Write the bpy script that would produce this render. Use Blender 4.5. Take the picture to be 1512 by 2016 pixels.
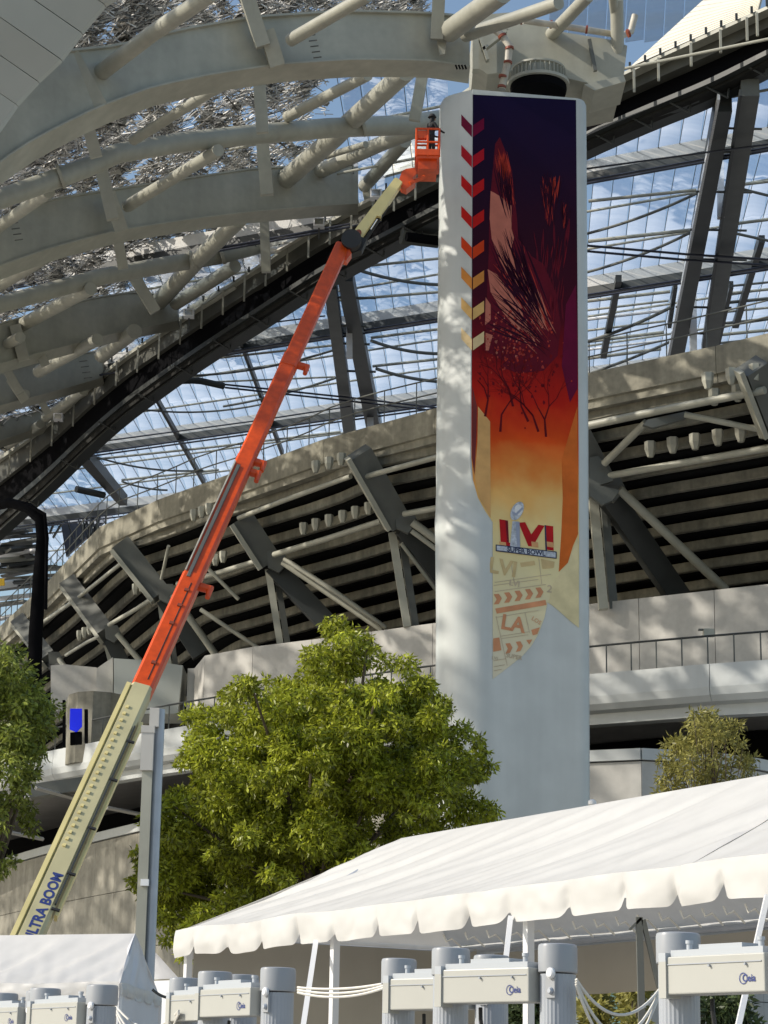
import bpy, math, random
import numpy as np
from mathutils import Vector, Matrix, noise
for _o in list(bpy.data.objects): bpy.data.objects.remove(_o)
random.seed(7)
rad = math.radians
SC = bpy.context.scene
COL = SC.collection

# ------------------------------------------------------------------ camera
F = 4400.0
PITCH, ROLL = 14.8, 0.9
CAM = Vector((0, 0, 1.5))
ROT = Matrix.Rotation(rad(90 + PITCH), 3, 'X') @ Matrix.Rotation(rad(ROLL), 3, 'Z')
cd = bpy.data.cameras.new('camera'); cam = bpy.data.objects.new('camera', cd); COL.objects.link(cam)
cam.matrix_world = Matrix.Translation(CAM) @ ROT.to_4x4()
cd.sensor_fit = 'VERTICAL'; cd.sensor_height = 36; cd.sensor_width = 27
cd.lens = 36 * F / 2016.0
cd.clip_end = 3000; cd.clip_start = 0.1
SC.camera = cam

# ------------------------------------------------------------------ sky, sun, exposure
SUN_EL, SUN_B = 34.0, 12.0            # elevation; degrees behind the exact left of the camera
sdir = Vector((-math.cos(rad(SUN_B)) * math.cos(rad(SUN_EL)), -math.sin(rad(SUN_B)) * math.cos(rad(SUN_EL)), math.sin(rad(SUN_EL))))
w = bpy.data.worlds.new('World'); SC.world = w; w.use_nodes = True
nt = w.node_tree; nt.nodes.clear()
sky = nt.nodes.new('ShaderNodeTexSky'); sky.sky_type = 'NISHITA'; sky.sun_disc = False
sky.sun_elevation = rad(SUN_EL); sky.sun_rotation = math.atan2(sdir.x, sdir.y)
sky.air_density = 1.3; sky.dust_density = 1.4; sky.ozone_density = 1.2
bg = nt.nodes.new('ShaderNodeBackground'); bg.inputs[1].default_value = 0.132
wo = nt.nodes.new('ShaderNodeOutputWorld')
nt.links.new(sky.outputs[0], bg.inputs[0]); nt.links.new(bg.outputs[0], wo.inputs[0])
sl = bpy.data.lights.new('sun', 'SUN'); so = bpy.data.objects.new('sun', sl); COL.objects.link(so)
sl.energy = 3.7; sl.angle = rad(0.5); sl.color = (1.0, 0.93, 0.82)
so.rotation_euler = sdir.to_track_quat('Z', 'Y').to_euler()
SC.view_settings.view_transform = 'Standard'; SC.view_settings.look = 'None'
SC.view_settings.gamma = 1; SC.view_settings.use_curve_mapping = False
SC.view_settings.exposure = 0.22
SC.cycles.max_bounces = 8; SC.cycles.transparent_max_bounces = 16

# ------------------------------------------------------------------ rays: photograph pixel + distance -> point in the place
def _rv(px, py): return ROT @ Vector(((px - 756) / F, -(py - 1008) / F, -1))
def P(px, py, Y):
    v = _rv(px, py); return CAM + v * (Y / v.y)
def PZ(px, py, z):
    v = _rv(px, py); return CAM + v * ((z - CAM.z) / v.z)
def PPL(px, py, p0, n):
    v = _rv(px, py); return CAM + v * ((p0 - CAM).dot(n) / v.dot(n))
def mpp(px, py, Y):
    v = _rv(px, py); return Y / v.y / F
def lerp(a, b, t): return a + (b - a) * t
def interp(x, tab):
    if x <= tab[0][0]:
        a, b = tab[0], tab[1]
    elif x >= tab[-1][0]:
        a, b = tab[-2], tab[-1]
    else:
        for a, b in zip(tab, tab[1:]):
            if a[0] <= x <= b[0]: break
    return a[1] + (b[1] - a[1]) * (x - a[0]) / (b[0] - a[0])

# ------------------------------------------------------------------ materials
def mat(name, col, rough=0.6, metal=0.0, n=None, bump=0.0, spec=0.5, trans=0.0, streak=None, emit=None, isl=0.0, hue=None):
    m = bpy.data.materials.new(name); m.use_nodes = True
    N = m.node_tree; L = N.links; b = N.nodes['Principled BSDF']
    b.inputs['Roughness'].default_value = rough; b.inputs['Metallic'].default_value = metal
    b.inputs['Specular IOR Level'].default_value = spec
    c = (*col, 1); b.inputs['Base Color'].default_value = c
    src = None
    tc = N.nodes.new('ShaderNodeTexCoord')
    def mul(src, fac_out, lo, hi):
        mr = N.nodes.new('ShaderNodeMapRange'); mr.inputs[1].default_value = 0.3; mr.inputs[2].default_value = 0.7
        mr.inputs[3].default_value = lo; mr.inputs[4].default_value = hi; L.new(fac_out, mr.inputs[0])
        mx = N.nodes.new('ShaderNodeVectorMath'); mx.operation = 'SCALE'
        if src is None: mx.inputs[0].default_value = col
        else: L.new(src, mx.inputs[0])
        L.new(mr.outputs[0], mx.inputs['Scale']); return mx.outputs[0]
    if n:
        for sc, am in (n if isinstance(n, list) else [n]):
            t = N.nodes.new('ShaderNodeTexNoise'); t.inputs['Scale'].default_value = sc; t.inputs['Detail'].default_value = 6
            L.new(tc.outputs['Object'], t.inputs['Vector']); src = mul(src, t.outputs[0], 1 - am, 1 + am)
            last = t
        if bump:
            bm = N.nodes.new('ShaderNodeBump'); bm.inputs['Strength'].default_value = bump; bm.inputs['Distance'].default_value = 0.02
            L.new(last.outputs[0], bm.inputs['Height']); L.new(bm.outputs[0], b.inputs['Normal'])
    if streak:
        mp = N.nodes.new('ShaderNodeMapping'); mp.inputs['Scale'].default_value = (streak[0], streak[0], streak[0] * 0.06)
        L.new(tc.outputs['Object'], mp.inputs[0])
        t = N.nodes.new('ShaderNodeTexNoise'); t.inputs['Scale'].default_value = 1; t.inputs['Detail'].default_value = 4
        L.new(mp.outputs[0], t.inputs['Vector']); src = mul(src, t.outputs[0], 1 - streak[1], 1 + streak[1] * 0.5)
    if isl:
        g = N.nodes.new('ShaderNodeNewGeometry'); mr = N.nodes.new('ShaderNodeMapRange')
        mr.inputs[3].default_value = 1 - isl; mr.inputs[4].default_value = 1 + isl
        L.new(g.outputs['Random Per Island'], mr.inputs[0])
        mx = N.nodes.new('ShaderNodeVectorMath'); mx.operation = 'SCALE'
        if src is None: mx.inputs[0].default_value = col
        else: L.new(src, mx.inputs[0])
        L.new(mr.outputs[0], mx.inputs['Scale']); src = mx.outputs[0]
    if src is not None: L.new(src, b.inputs['Base Color'])
    if trans:
        tr = N.nodes.new('ShaderNodeBsdfTranslucent'); tr.inputs[0].default_value = c
        if src is not None: L.new(src, tr.inputs[0])
        mx = N.nodes.new('ShaderNodeMixShader'); mx.inputs[0].default_value = trans
        L.new(b.outputs[0], mx.inputs[1]); L.new(tr.outputs[0], mx.inputs[2])
        L.new(mx.outputs[0], N.nodes['Material Output'].inputs[0])
    if emit:
        b.inputs['Emission Color'].default_value = (*emit[0], 1); b.inputs['Emission Strength'].default_value = emit[1]
    return m
M = dict(
    steel=mat('painted_steel', (.385, .38, .315), .5, n=[(.35, .10), (3, .06)], streak=(1.3, .10)),
    steel_d=mat('grey_steel', (.115, .12, .108), .5, n=(1, .15)),
    charcoal=mat('charcoal_steel', (.036, .04, .038), .5, n=(1, .2)),
    black=mat('black_mesh', (.005, .005, .006), .95, spec=.05),
    cable=mat('cable', (.02, .024, .04), .4),
    alu=mat('glint_aluminium', (.44, .435, .42), .55, .1, isl=.9),  # rods spread from dark to bright, glints put into their tone
    screen=mat('skin_and_dapple_sheet', (.20, .20, .185), .5, .2, isl=.85),
    panel=mat('cladding', (.42, .44, .41), .45, n=(.25, .06)),
    cream=mat('cream_cladding', (.70, .66, .56), .5, n=(.6, .05)),
    conc=mat('concrete', (.27, .255, .20), .85, n=[(.5, .16), (4, .12)], bump=.3, streak=(1.6, .30)),
    conc_t=mat('tier_concrete', (.225, .215, .17), .85, n=[(.5, .18), (5, .15)], bump=.3, streak=(2, .32)),
    shadeconc=mat('shaded_tan_concrete', (.34, .32, .265), .85, n=[(.4, .14), (4, .10)], bump=.3, streak=(1.5, .22)),
    precast=mat('precast', (.50, .485, .45), .75, n=[(.3, .06), (5, .05)], streak=(1.2, .10)),
    fascia=mat('fascia', (.54, .56, .55), .45, n=[(.3, .05), (2.5, .03)], streak=(.9, .08)),
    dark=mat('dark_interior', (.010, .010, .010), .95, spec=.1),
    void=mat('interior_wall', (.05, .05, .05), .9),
    pillar=mat('pillar_paint', (.54, .565, .545), .42, n=[(.15, .06), (1.2, .04)], streak=(1.1, .10)),
    orange=mat('orange_paint', (.70, .080, .006), .38, n=[(.6, .12), (5, .10)], streak=(4, .15)),
    lime=mat('cream_paint', (.78, .66, .30), .4, n=(1, .10)),
    lime2=mat('olive_cream_paint', (.54, .49, .28), .45, n=(1, .12)),
    rubber=mat('black_rubber', (.02, .02, .02), .6),
    chrome=mat('chrome', (.7, .7, .7), .15, 1),
    rust=mat('pipe_paint', (.50, .46, .38), .5, n=(3, .2)),
    clamp=mat('pipe_clamp', (.25, .06, .03), .5),
    tent=mat('tent_vinyl', (.70, .69, .66), .42, n=[(.5, .03), (6, .03)], trans=.22),
    tent2=mat('tent_vinyl_bright', (.66, .65, .63), .42, n=[(.5, .03), (6, .03)], trans=.18),
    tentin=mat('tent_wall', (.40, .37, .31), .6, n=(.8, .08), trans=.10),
    tentshade=mat('blue_shade_vinyl', (.66, .67, .70), .5, n=(.8, .05), trans=.12),  # bluish copy of the vinyl, blue shade put into its colour
    white=mat('white_metal', (.80, .80, .80), .35),
    polegrey=mat('galvanised', (.42, .45, .50), .38, .3, n=(3, .1)),
    polebox=mat('pole_box', (.52, .50, .46), .5, n=(2, .06)),
    det=mat('detector_grey', (.37, .395, .43), .38, n=(2, .05)),
    detc=mat('detector_cap', (.34, .355, .375), .35, n=(2, .05)),
    deth=mat('detector_header', (.42, .42, .385), .4, n=(3, .04)),
    detl=mat('detector_lid', (.44, .47, .50), .4),
    blue=mat('blue_print', (.03, .05, .20), .5),
    yellow=mat('yellow_sign', (.75, .45, .02), .5),
    cloth=mat('dark_clothes', (.02, .02, .022), .8),
    skin=mat('skin', (.30, .17, .11), .6),
    wire=mat('white_cable', (.70, .68, .62), .5),
    bark=mat('bark', (.11, .085, .06), .9, n=(6, .3), bump=.5),
    leaf=mat('leaf', (.32, .35, .03), .42, trans=.42, isl=.7, n=(.9, .28)),
    leaf2=mat('olive_leaf', (.29, .27, .07), .5, trans=.35, isl=.4, n=(1.2, .15)),
    leafl=mat('left_leaf', (.24, .28, .05), .45, trans=.38, isl=.6, n=(.8, .2)),
    leaf3=mat('dark_green_leaf', (.07, .10, .035), .5, trans=.25, isl=.5, n=(1, .2)),  # plain dark green for some of the shrubs
    ground=mat('plaza', (.33, .31, .28), .85, n=[(.2, .1), (3, .1)], bump=.2),
    lamp=mat('blue_screen', (.01, .03, .6), .4, emit=((.0, .0, 1.0), .32)),
    greenglass=mat('green_glass_wall', (.36, .55, .44), .25, n=(1.4, .25)),
)
# translucent roof foil
def foil():
    m = bpy.data.materials.new('roof_foil'); m.use_nodes = True; N = m.node_tree; L = N.links; N.nodes.clear()
    out = N.nodes.new('ShaderNodeOutputMaterial'); tr = N.nodes.new('ShaderNodeBsdfTransparent'); tr.inputs[0].default_value = (.80, .90, 1.0, 1)
    tl = N.nodes.new('ShaderNodeBsdfTranslucent'); tl.inputs[0].default_value = (.80, .84, .90, 1)
    gl = N.nodes.new('ShaderNodeBsdfGlossy'); gl.inputs['Roughness'].default_value = .25; gl.inputs[0].default_value = (.5, .5, .5, 1)
    tc = N.nodes.new('ShaderNodeTexCoord'); mp = N.nodes.new('ShaderNodeMapping'); mp.inputs['Scale'].default_value = (.07, 1.1, .1)
    mp.inputs['Rotation'].default_value = (0, 0, rad(27))
    nz = N.nodes.new('ShaderNodeTexNoise'); nz.inputs['Scale'].default_value = 1; nz.inputs['Detail'].default_value = 3
    L.new(tc.outputs['Object'], mp.inputs[0]); L.new(mp.outputs[0], nz.inputs[0])
    mr = N.nodes.new('ShaderNodeMapRange'); mr.inputs[1].default_value = .35; mr.inputs[2].default_value = .75; mr.inputs[3].default_value = .38; mr.inputs[4].default_value = .62
    L.new(nz.outputs[0], mr.inputs[0])
    a = N.nodes.new('ShaderNodeMixShader'); L.new(mr.outputs[0], a.inputs[0]); L.new(tr.outputs[0], a.inputs[1]); L.new(tl.outputs[0], a.inputs[2])
    b = N.nodes.new('ShaderNodeMixShader'); b.inputs[0].default_value = .05; L.new(a.outputs[0], b.inputs[1]); L.new(gl.outputs[0], b.inputs[2])
    L.new(b.outputs[0], out.inputs[0]); return m
M['foil'] = foil()

# ------------------------------------------------------------------ mesh helpers
ORG = {}
def org_of(o): return ORG.get(o.name, Vector((0, 0, 0))) if o else Vector((0, 0, 0))
def tag(o, label=None, cat=None, group=None, kind=None):
    if label: o['label'] = label
    if cat: o['category'] = cat
    if group: o['group'] = group
    if kind: o['kind'] = kind
    return o
def thing(name, label, cat, loc=(0, 0, 0), group=None, kind=None):
    o = bpy.data.objects.new(name, None); COL.objects.link(o); o.location = loc; ORG[o.name] = Vector(loc)
    o.empty_display_size = .3
    return tag(o, label, cat, group, kind)
def mesh_obj(name, verts, faces, m, parent=None, smooth=False, org=None):
    og = org_of(parent) if parent else (Vector(org) if org is not None else Vector((0, 0, 0)))
    me = bpy.data.meshes.new(name)
    me.from_pydata([tuple(Vector(v) - og) for v in verts], [], faces)
    me.materials.append(m)
    if smooth: me.shade_smooth()
    o = bpy.data.objects.new(name, me); COL.objects.link(o)
    if parent: o.parent = parent
    else: o.location = og
    ORG[o.name] = og
    return o
class B:
    def __init__(s): s.v = []; s.f = []
    def add(s, vs, fs):
        n = len(s.v); s.v += [Vector(x) for x in vs]; s.f += [tuple(i + n for i in f) for f in fs]; return s
    def hexa(s, a, b, c, d, dv):      # quad a b c d extruded by dv
        dv = Vector(dv); q = [a, b, c, d]; q = [Vector(x) for x in q]
        return s.add(q + [x + dv for x in q], [(0, 1, 2, 3), (7, 6, 5, 4), (0, 4, 5, 1), (1, 5, 6, 2), (2, 6, 7, 3), (3, 7, 4, 0)])
    def box(s, c, sz, rz=0, R=None):
        c = Vector(c); R = R or Matrix.Rotation(rz, 3, 'Z'); hx, hy, hz = [k / 2 for k in sz]
        vs = [c + R @ Vector((x, y, z)) for z in (-hz, hz) for x, y in ((-hx, -hy), (hx, -hy), (hx, hy), (-hx, hy))]
        return s.add(vs, [(3, 2, 1, 0), (4, 5, 6, 7), (0, 1, 5, 4), (1, 2, 6, 5), (2, 3, 7, 6), (3, 0, 4, 7)])
    def beam(s, p0, p1, w, h, up=(0, 0, 1)):   # w across, h along up
        p0 = Vector(p0); p1 = Vector(p1); d = (p1 - p0).normalized(); sd = d.cross(Vector(up))
        if sd.length < 1e-4: sd = Vector((1, 0, 0))
        sd.normalize(); u = sd.cross(d).normalized(); a = sd * w / 2; b = u * h / 2
        vs = [p + x * a + y * b for p in (p0, p1) for x, y in ((-1, -1), (1, -1), (1, 1), (-1, 1))]
        return s.add(vs, [(3, 2, 1, 0), (4, 5, 6, 7), (0, 1, 5, 4), (1, 2, 6, 5), (2, 3, 7, 6), (3, 0, 4, 7)])
    def tube(s, pts, r, n=10, cap=True):
        pts = [Vector(p) for p in pts]; rs = r if isinstance(r, (list, tuple)) else [r] * len(pts)
        base = len(s.v); prev = None
        for i, p in enumerate(pts):
            d = (pts[min(i + 1, len(pts) - 1)] - pts[max(i - 1, 0)]).normalized()
            if prev is None:
                a = d.cross(Vector((0, 0, 1)));
                if a.length < .05: a = d.cross(Vector((0, 1, 0)))
            else: a = prev - d * prev.dot(d)
            a.normalize(); prev = a; b = d.cross(a)
            for k in range(n):
                t = 2 * math.pi * k / n; s.v.append(p + (a * math.cos(t) + b * math.sin(t)) * rs[i])
        for i in range(len(pts) - 1):
            for k in range(n):
                k2 = (k + 1) % n; s.f.append((base + i * n + k, base + i * n + k2, base + (i + 1) * n + k2, base + (i + 1) * n + k))
        if cap:
            s.f.append(tuple(base + k for k in range(n))[::-1]); s.f.append(tuple(base + (len(pts) - 1) * n + k for k in range(n)))
        return s
    def slab(s, tops, bots, dv):
        n = len(tops); dvs = dv if isinstance(dv, list) else [Vector(dv)] * n
        vs = []
        for t, b, d in zip(tops, bots, dvs): vs += [Vector(t), Vector(b), Vector(b) + d, Vector(t) + d]
        fs = [(0, 1, 2, 3), tuple(4 * (n - 1) + k for k in (3, 2, 1, 0))]
        for i in range(n - 1):
            for k in range(4):
                a = 4 * i + k; b2 = 4 * i + (k + 1) % 4; fs.append((a, a + 4, b2 + 4, b2))
        return s.add(vs, fs)
    def lathe(s, c, prof, n=20, sx=1, sy=1, R=None):
        c = Vector(c); base = len(s.v)
        for r, z in prof:
            for k in range(n):
                t = 2 * math.pi * k / n; v = Vector((r * math.cos(t) * sx, r * math.sin(t) * sy, z)); s.v.append(c + (R @ v if R else v))
        for i in range(len(prof) - 1):
            for k in range(n):
                k2 = (k + 1) % n; s.f.append((base + i * n + k, base + i * n + k2, base + (i + 1) * n + k2, base + (i + 1) * n + k))
        s.f.append(tuple(base + k for k in range(n))[::-1]); s.f.append(tuple(base + (len(prof) - 1) * n + k for k in range(n)))
        return s
    def build(s, name, m, parent=None, smooth=False, org=None):
        o = mesh_obj(name, s.v, s.f, m, parent, False, org)
        if smooth:
            me = o.data; me.polygons.foreach_set('use_smooth', [True] * len(me.polygons))
            try: me.set_sharp_from_angle(angle=rad(40))
            except Exception: pass
        return o
def tpx(name, pts, wpx, m, parent, n=10):       # tube through (px,py,Y) points, width in photo pixels at its start
    q = [P(*p) for p in pts]; ws = wpx if isinstance(wpx, (list, tuple)) else [wpx] * len(pts)
    r = [w_ / 2 * mpp(*p) for w_, p in zip(ws, pts)]
    return B().tube(q, r, n).build(name, m, parent, True)
def plan_path(px_pts, z): return [PZ(x, y, z) for x, y in px_pts]
def normals(path):
    out = []
    for i in range(len(path)):
        a = path[max(i - 1, 0)]; b = path[min(i + 1, len(path) - 1)]; t = (b - a); n = Vector((-t.y, t.x, 0)).normalized()
        if n.y < 0: n = -n
        out.append(n)
    return out
def resample(path, step):
    L_ = [0]
    for a, b in zip(path, path[1:]): L_.append(L_[-1] + (b - a).length)
    n = max(2, int(round(L_[-1] / step)) + 1); out = []
    for i in range(n):
        s_ = L_[-1] * i / (n - 1); k = 0
        while k < len(L_) - 2 and L_[k + 1] < s_: k += 1
        t = (s_ - L_[k]) / max(1e-6, L_[k + 1] - L_[k]); out.append(path[k].lerp(path[k + 1], t))
    return out
def smooth_path(path, it=2):
    for _ in range(it):
        q = [path[0]]
        for a, b in zip(path, path[1:]): q += [a.lerp(b, .25), a.lerp(b, .75)]
        q.append(path[-1]); path = q
    return path
def sweep(path, prof, ns=None, bld=None):       # closed profile of (inward offset, z)
    ns = ns or normals(path); s = bld or B(); n = len(prof); vs = []
    for p, nn in zip(path, ns):
        for o, z in prof: vs.append(Vector((p.x, p.y, 0)) + nn * o + Vector((0, 0, z)))
    fs = [tuple(range(n)), tuple(len(path) * n - n + k for k in range(n))[::-1]]
    for i in range(len(path) - 1):
        for k in range(n):
            k2 = (k + 1) % n; fs.append((i * n + k, i * n + n + k, i * n + n + k2, i * n + k2))
    return s.add(vs, fs)
def children(o): return [c for c in bpy.data.objects if c.parent == o]
def copy_tree(o, parent=None):
    c = o.copy(); COL.objects.link(c)
    if parent: c.parent = parent
    for ch in children(o): copy_tree(ch, c)
    return c
def text_mesh(txt, size=1.0, bold=0.0, ext=0.0):
    cu = bpy.data.curves.new('txt', 'FONT'); cu.body = txt; cu.size = size; cu.align_x = 'CENTER'; cu.align_y = 'CENTER'
    cu.offset = bold; cu.extrude = ext; cu.resolution_u = 3
    o = bpy.data.objects.new('txt', cu); COL.objects.link(o)
    me = bpy.data.meshes.new_from_object(o.evaluated_get(bpy.context.evaluated_depsgraph_get()))
    bpy.data.objects.remove(o); bpy.data.curves.remove(cu)
    return me
def text_on(name, txt, size, c, xd, yd, m, parent, bold=0.0):   # flat lettering: centre c, reading direction xd, up yd
    me = text_mesh(txt, size, bold); xd = Vector(xd).normalized(); yd = Vector(yd).normalized()
    vs = [Vector(c) + xd * v.co.x + yd * v.co.y for v in me.vertices]; fs = [tuple(p.vertices) for p in me.polygons]
    bpy.data.meshes.remove(me)
    return mesh_obj(name, vs, fs, m, parent)

# ------------------------------------------------------------------ ground
g = B(); g.add([(-600, -80, 0), (600, -80, 0), (600, 1500, 0), (-600, 1500, 0)], [(0, 1, 2, 3)])
tag(g.build('ground', M['ground']), 'pale concrete plaza paving under the tents', kind='structure')
# ================================================================== seating bowl
ZR = 31.5
rim_tab = [(-160, 1400), (-60, 1290), (33, 1201), (92, 1148), (125, 1112), (179, 1052), (220, 1017), (268, 999), (327, 978), (400, 946), (450, 934), (598, 884), (675, 846), (860, 803), (1000, 772), (1160, 733), (1300, 704), (1400, 683), (1512, 657), (1720, 606)]
rim = smooth_path(plan_path(rim_tab, ZR), 1); rimn = normals(rim)
bowl = thing('stadium_bowl', 'concrete stadium seating bowl seen from below its stepped tiers', 'stadium', (rim[len(rim) // 2].x, rim[len(rim) // 2].y, 0))
def rimy(px): return interp(px, rim_tab)
def bowlY(px, py, off=-1.2):
    ry = rimy(px); r = PZ(px, ry, ZR); return r.y + max(0, (py - ry - 45) / 39.0) * .95 + off
# parapet panels
rp = resample(rim, 7.2)
for a, b in zip(rp, rp[1:]):
    seg = [a.lerp(b, t) for t in (.002, .25, .5, .75, .998)]
    sweep(seg, [(0, ZR), (0, ZR - 1.18), (.12, ZR - 1.22), (.12, ZR - 1.55), (.55, ZR - 1.55), (.45, ZR)]).build('parapet_panel', M['conc'], bowl)
TD, TW = .62, 1.02
for k in range(13):
    zt = ZR - 1.5 - TD * k; o = .5 + TW * k
    sweep(rim, [(o, zt), (o, zt - .40), (o + .05, zt - .44), (o + .26, zt - .44), (o + .26, zt - .22), (o + TW + .02, zt - .22), (o + TW + .3, zt - .22), (o + TW + .3, zt - .08), (o + .26, zt - .02)], rimn).build('seating_tier', M['conc_t'], bowl)
sweep(rim, [(o_, z_) for k in range(14) for o_, z_ in ((.95 + TW * k, ZR - 1.35 - TD * k + .0), (.95 + TW * k, ZR - 1.35 - TD * (k + 1)))] + [(17, ZR - 10.5), (17, ZR - .5), (1.0, ZR - .5)], rimn).build('tier_gap_shade', M['dark'], bowl)  # dark sheet added behind the tiers, its black stands for shade in the gaps
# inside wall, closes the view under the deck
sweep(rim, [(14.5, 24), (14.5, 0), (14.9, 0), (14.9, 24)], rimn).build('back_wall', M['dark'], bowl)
# handrail on the rim
hr = B(); cum = resample(rim, 1.9)
hb = B()
for p in cum:
    hr.beam(p + Vector((0, .3, 0)), p + Vector((0, .3, 1.5)), .05, .05, (0, 1, 0))
for z_ in (1.5, .8):
    hb.tube([p + Vector((0, .3, z_)) for p in cum], .035, 6)
tag(hr.build('rail_post', M['steel_d'], bowl), kind='stuff'); hb.build('handrail', M['steel_d'], bowl)
def bt(name, pts, w, m='steel', off=-1.2, n=10):
    return tpx(name, [(x, y, bowlY(x, y, off)) for x, y in pts], w, M[m], bowl, n)
def plate(name, pts, Y, m, parent, depth=.5):
    q = [P(x, y, Y) for x, y in pts]; n = len(q); d = Vector((0, depth, 0)); s = B()
    s.add(q + [v + d for v in q], [tuple(range(n)), tuple(range(2 * n - 1, n - 1, -1))] + [(i, i + n, (i + 1) % n + n, (i + 1) % n) for i in range(n)])
    return s.build(name, M[m], parent)
def strip(name, p0, p1, w, m, parent, Y0, Y1, depth=.5):     # box beam between two pixels, face w px wide
    a = P(*p0, Y0); b = P(*p1, Y1); wm = w * mpp(p0[0], p0[1], Y0)
    return B().beam(a, b, depth, wm, (a - b).cross(Vector((0, 1, 0)))).build(name, M[m], parent)
# rakers and their columns, pixel traced: (top, bottom, width), ...
def raker(top, mid, low, w, col_top=None, col_bot=None, cw=16, tube_to=None, big=True):
    Y0 = bowlY(*top, -1.0); Y1 = bowlY(*mid, -1.2); Y2 = bowlY(*low, -1.0)
    strip('raker_beam', top, mid, w, 'steel_d', bowl, Y0, Y1, .9)
    dx = mid[0] - top[0]; dy = mid[1] - top[1]; L_ = math.hypot(dx, dy); nx, ny = -dy / L_, dx / L_
    if nx > 0: nx, ny = -nx, -ny
    e = w * .55
    strip('raker_flange', (top[0] + nx * e, top[1] + ny * e), (mid[0] + nx * e, mid[1] + ny * e), w * .2, 'steel', bowl, Y0 - .45, Y1 - .45, .5)
    strip('raker_beam', (mid[0] + 6, mid[1] + 8), low, w * .85, 'charcoal', bowl, Y1 + .3, Y2, .8)
    s_ = w * .62
    plate('gusset_plate', [(mid[0] - s_ * .3, mid[1] - s_ * .9), (mid[0] + s_ * .9, mid[1] - s_ * .9), (mid[0] + s_ * 1.3, mid[1] - s_ * .1), (mid[0] + s_ * .6, mid[1] + s_ * .7), (mid[0] - s_ * .2, mid[1] + s_ * .3)], Y1 - .6, 'steel_d', bowl, .3)
    if col_top:
        Yc = bowlY(*col_top, -1.3)
        strip('column', col_top, col_bot, cw, 'steel', bowl, Yc, Yc, .45)
        strip('column', (col_top[0] + cw * 1.2, col_top[1]), (col_bot[0] + cw * 1.1, col_bot[1]), cw * .9, 'steel_d', bowl, Yc + .6, Yc + .6, .4)
    if tube_to:
        bt('brace', [(mid[0] + s_ * .9, mid[1] - 2), tube_to], w * .36, 'steel', -1.5)
raker((706, 890), (786, 1030), (905, 1180), 46, (772, 1050), (802, 1235), 15, (890, 1085))
raker((476, 1020), (533, 1108), (676, 1262), 44, (528, 1122), (552, 1270), 13, (755, 1240))
raker((238, 1072), (318, 1172), (395, 1290), 40, (316, 1186), (348, 1420), 11, (438, 1308))
raker((138, 1150), (212, 1250), (262, 1350), 34, (206, 1258), (225, 1330), 9, (300, 1330))
raker((40, 1225), (100, 1300), (160, 1390), 30, None, None, 8, (150, 1345))
raker((1130, 850), (1190, 965), (1345, 1190), 52, (1168, 985), (1188, 1200), 18, (1428, 1160))
raker((1480, 720), (1530, 850), (1650, 1050), 50, None, None)
bt('chord_tube', [(1120, 846), (1300, 808), (1506, 768)], 16, 'steel', -1.8)
bt('chord_tube', [(1168, 942), (1340, 912), (1540, 878)], 14, 'steel', -1.9)
bt('brace', [(1190, 912), (1272, 832)], 15, 'steel', -1.9)
bt('brace', [(1348, 816), (1506, 848)], 12, 'steel', -1.9)
plate('gusset_plate', [(1266, 836), (1275, 826), (1350, 810), (1350, 824), (1285, 842)], bowlY(1300, 820, -1.9), 'steel_d', bowl, .25)
plate('gusset_plate', [(1160, 900), (1178, 897), (1196, 922), (1208, 946), (1180, 955), (1220, 965), (1206, 985), (1186, 994), (1160, 975)], bowlY(1190, 940, -2.2), 'steel_d', bowl, .3)
bt('chord_tube', [(720, 938), (860, 900), (980, 870)], 11, 'steel', -1.7)
bt('chord_tube', [(470, 1020), (560, 985), (690, 938)], 10, 'steel', -1.7)
bt('chord_tube', [(540, 1092), (640, 1062), (750, 1026)], 12, 'steel', -1.7)
bt('chord_tube', [(795, 1012), (860, 1000), (980, 975)], 12, 'steel', -1.7)
bt('chord_tube', [(350, 1150), (430, 1128), (505, 1105)], 11, 'steel', -1.7)
bt('chord_tube', [(215, 1230), (270, 1198), (300, 1178)], 9, 'steel', -1.7)
bt('chord_tube', [(85, 1225), (150, 1180), (245, 1104)], 8, 'steel', -1.7)
bt('chord_tube', [(130, 1290), (170, 1265), (205, 1248)], 7, 'steel', -1.7)
bt('brace', [(318, 1140), (332, 1075)], 7, 'steel', -1.8)
bt('brace', [(395, 1200), (545, 1300)], 9, 'steel', -1.8)
bt('brace', [(560, 1100), (660, 1165), (760, 1236)], 10, 'steel', -1.8)
bt('brace', [(810, 1045), (905, 1115)], 10, 'steel', -1.8)
bt('brace', [(790, 1070), (850, 1150), (900, 1215)], 8, 'steel', -2.0)
bt('brace', [(390, 1100), (470, 1180)], 8, 'steel', -2.0)
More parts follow.
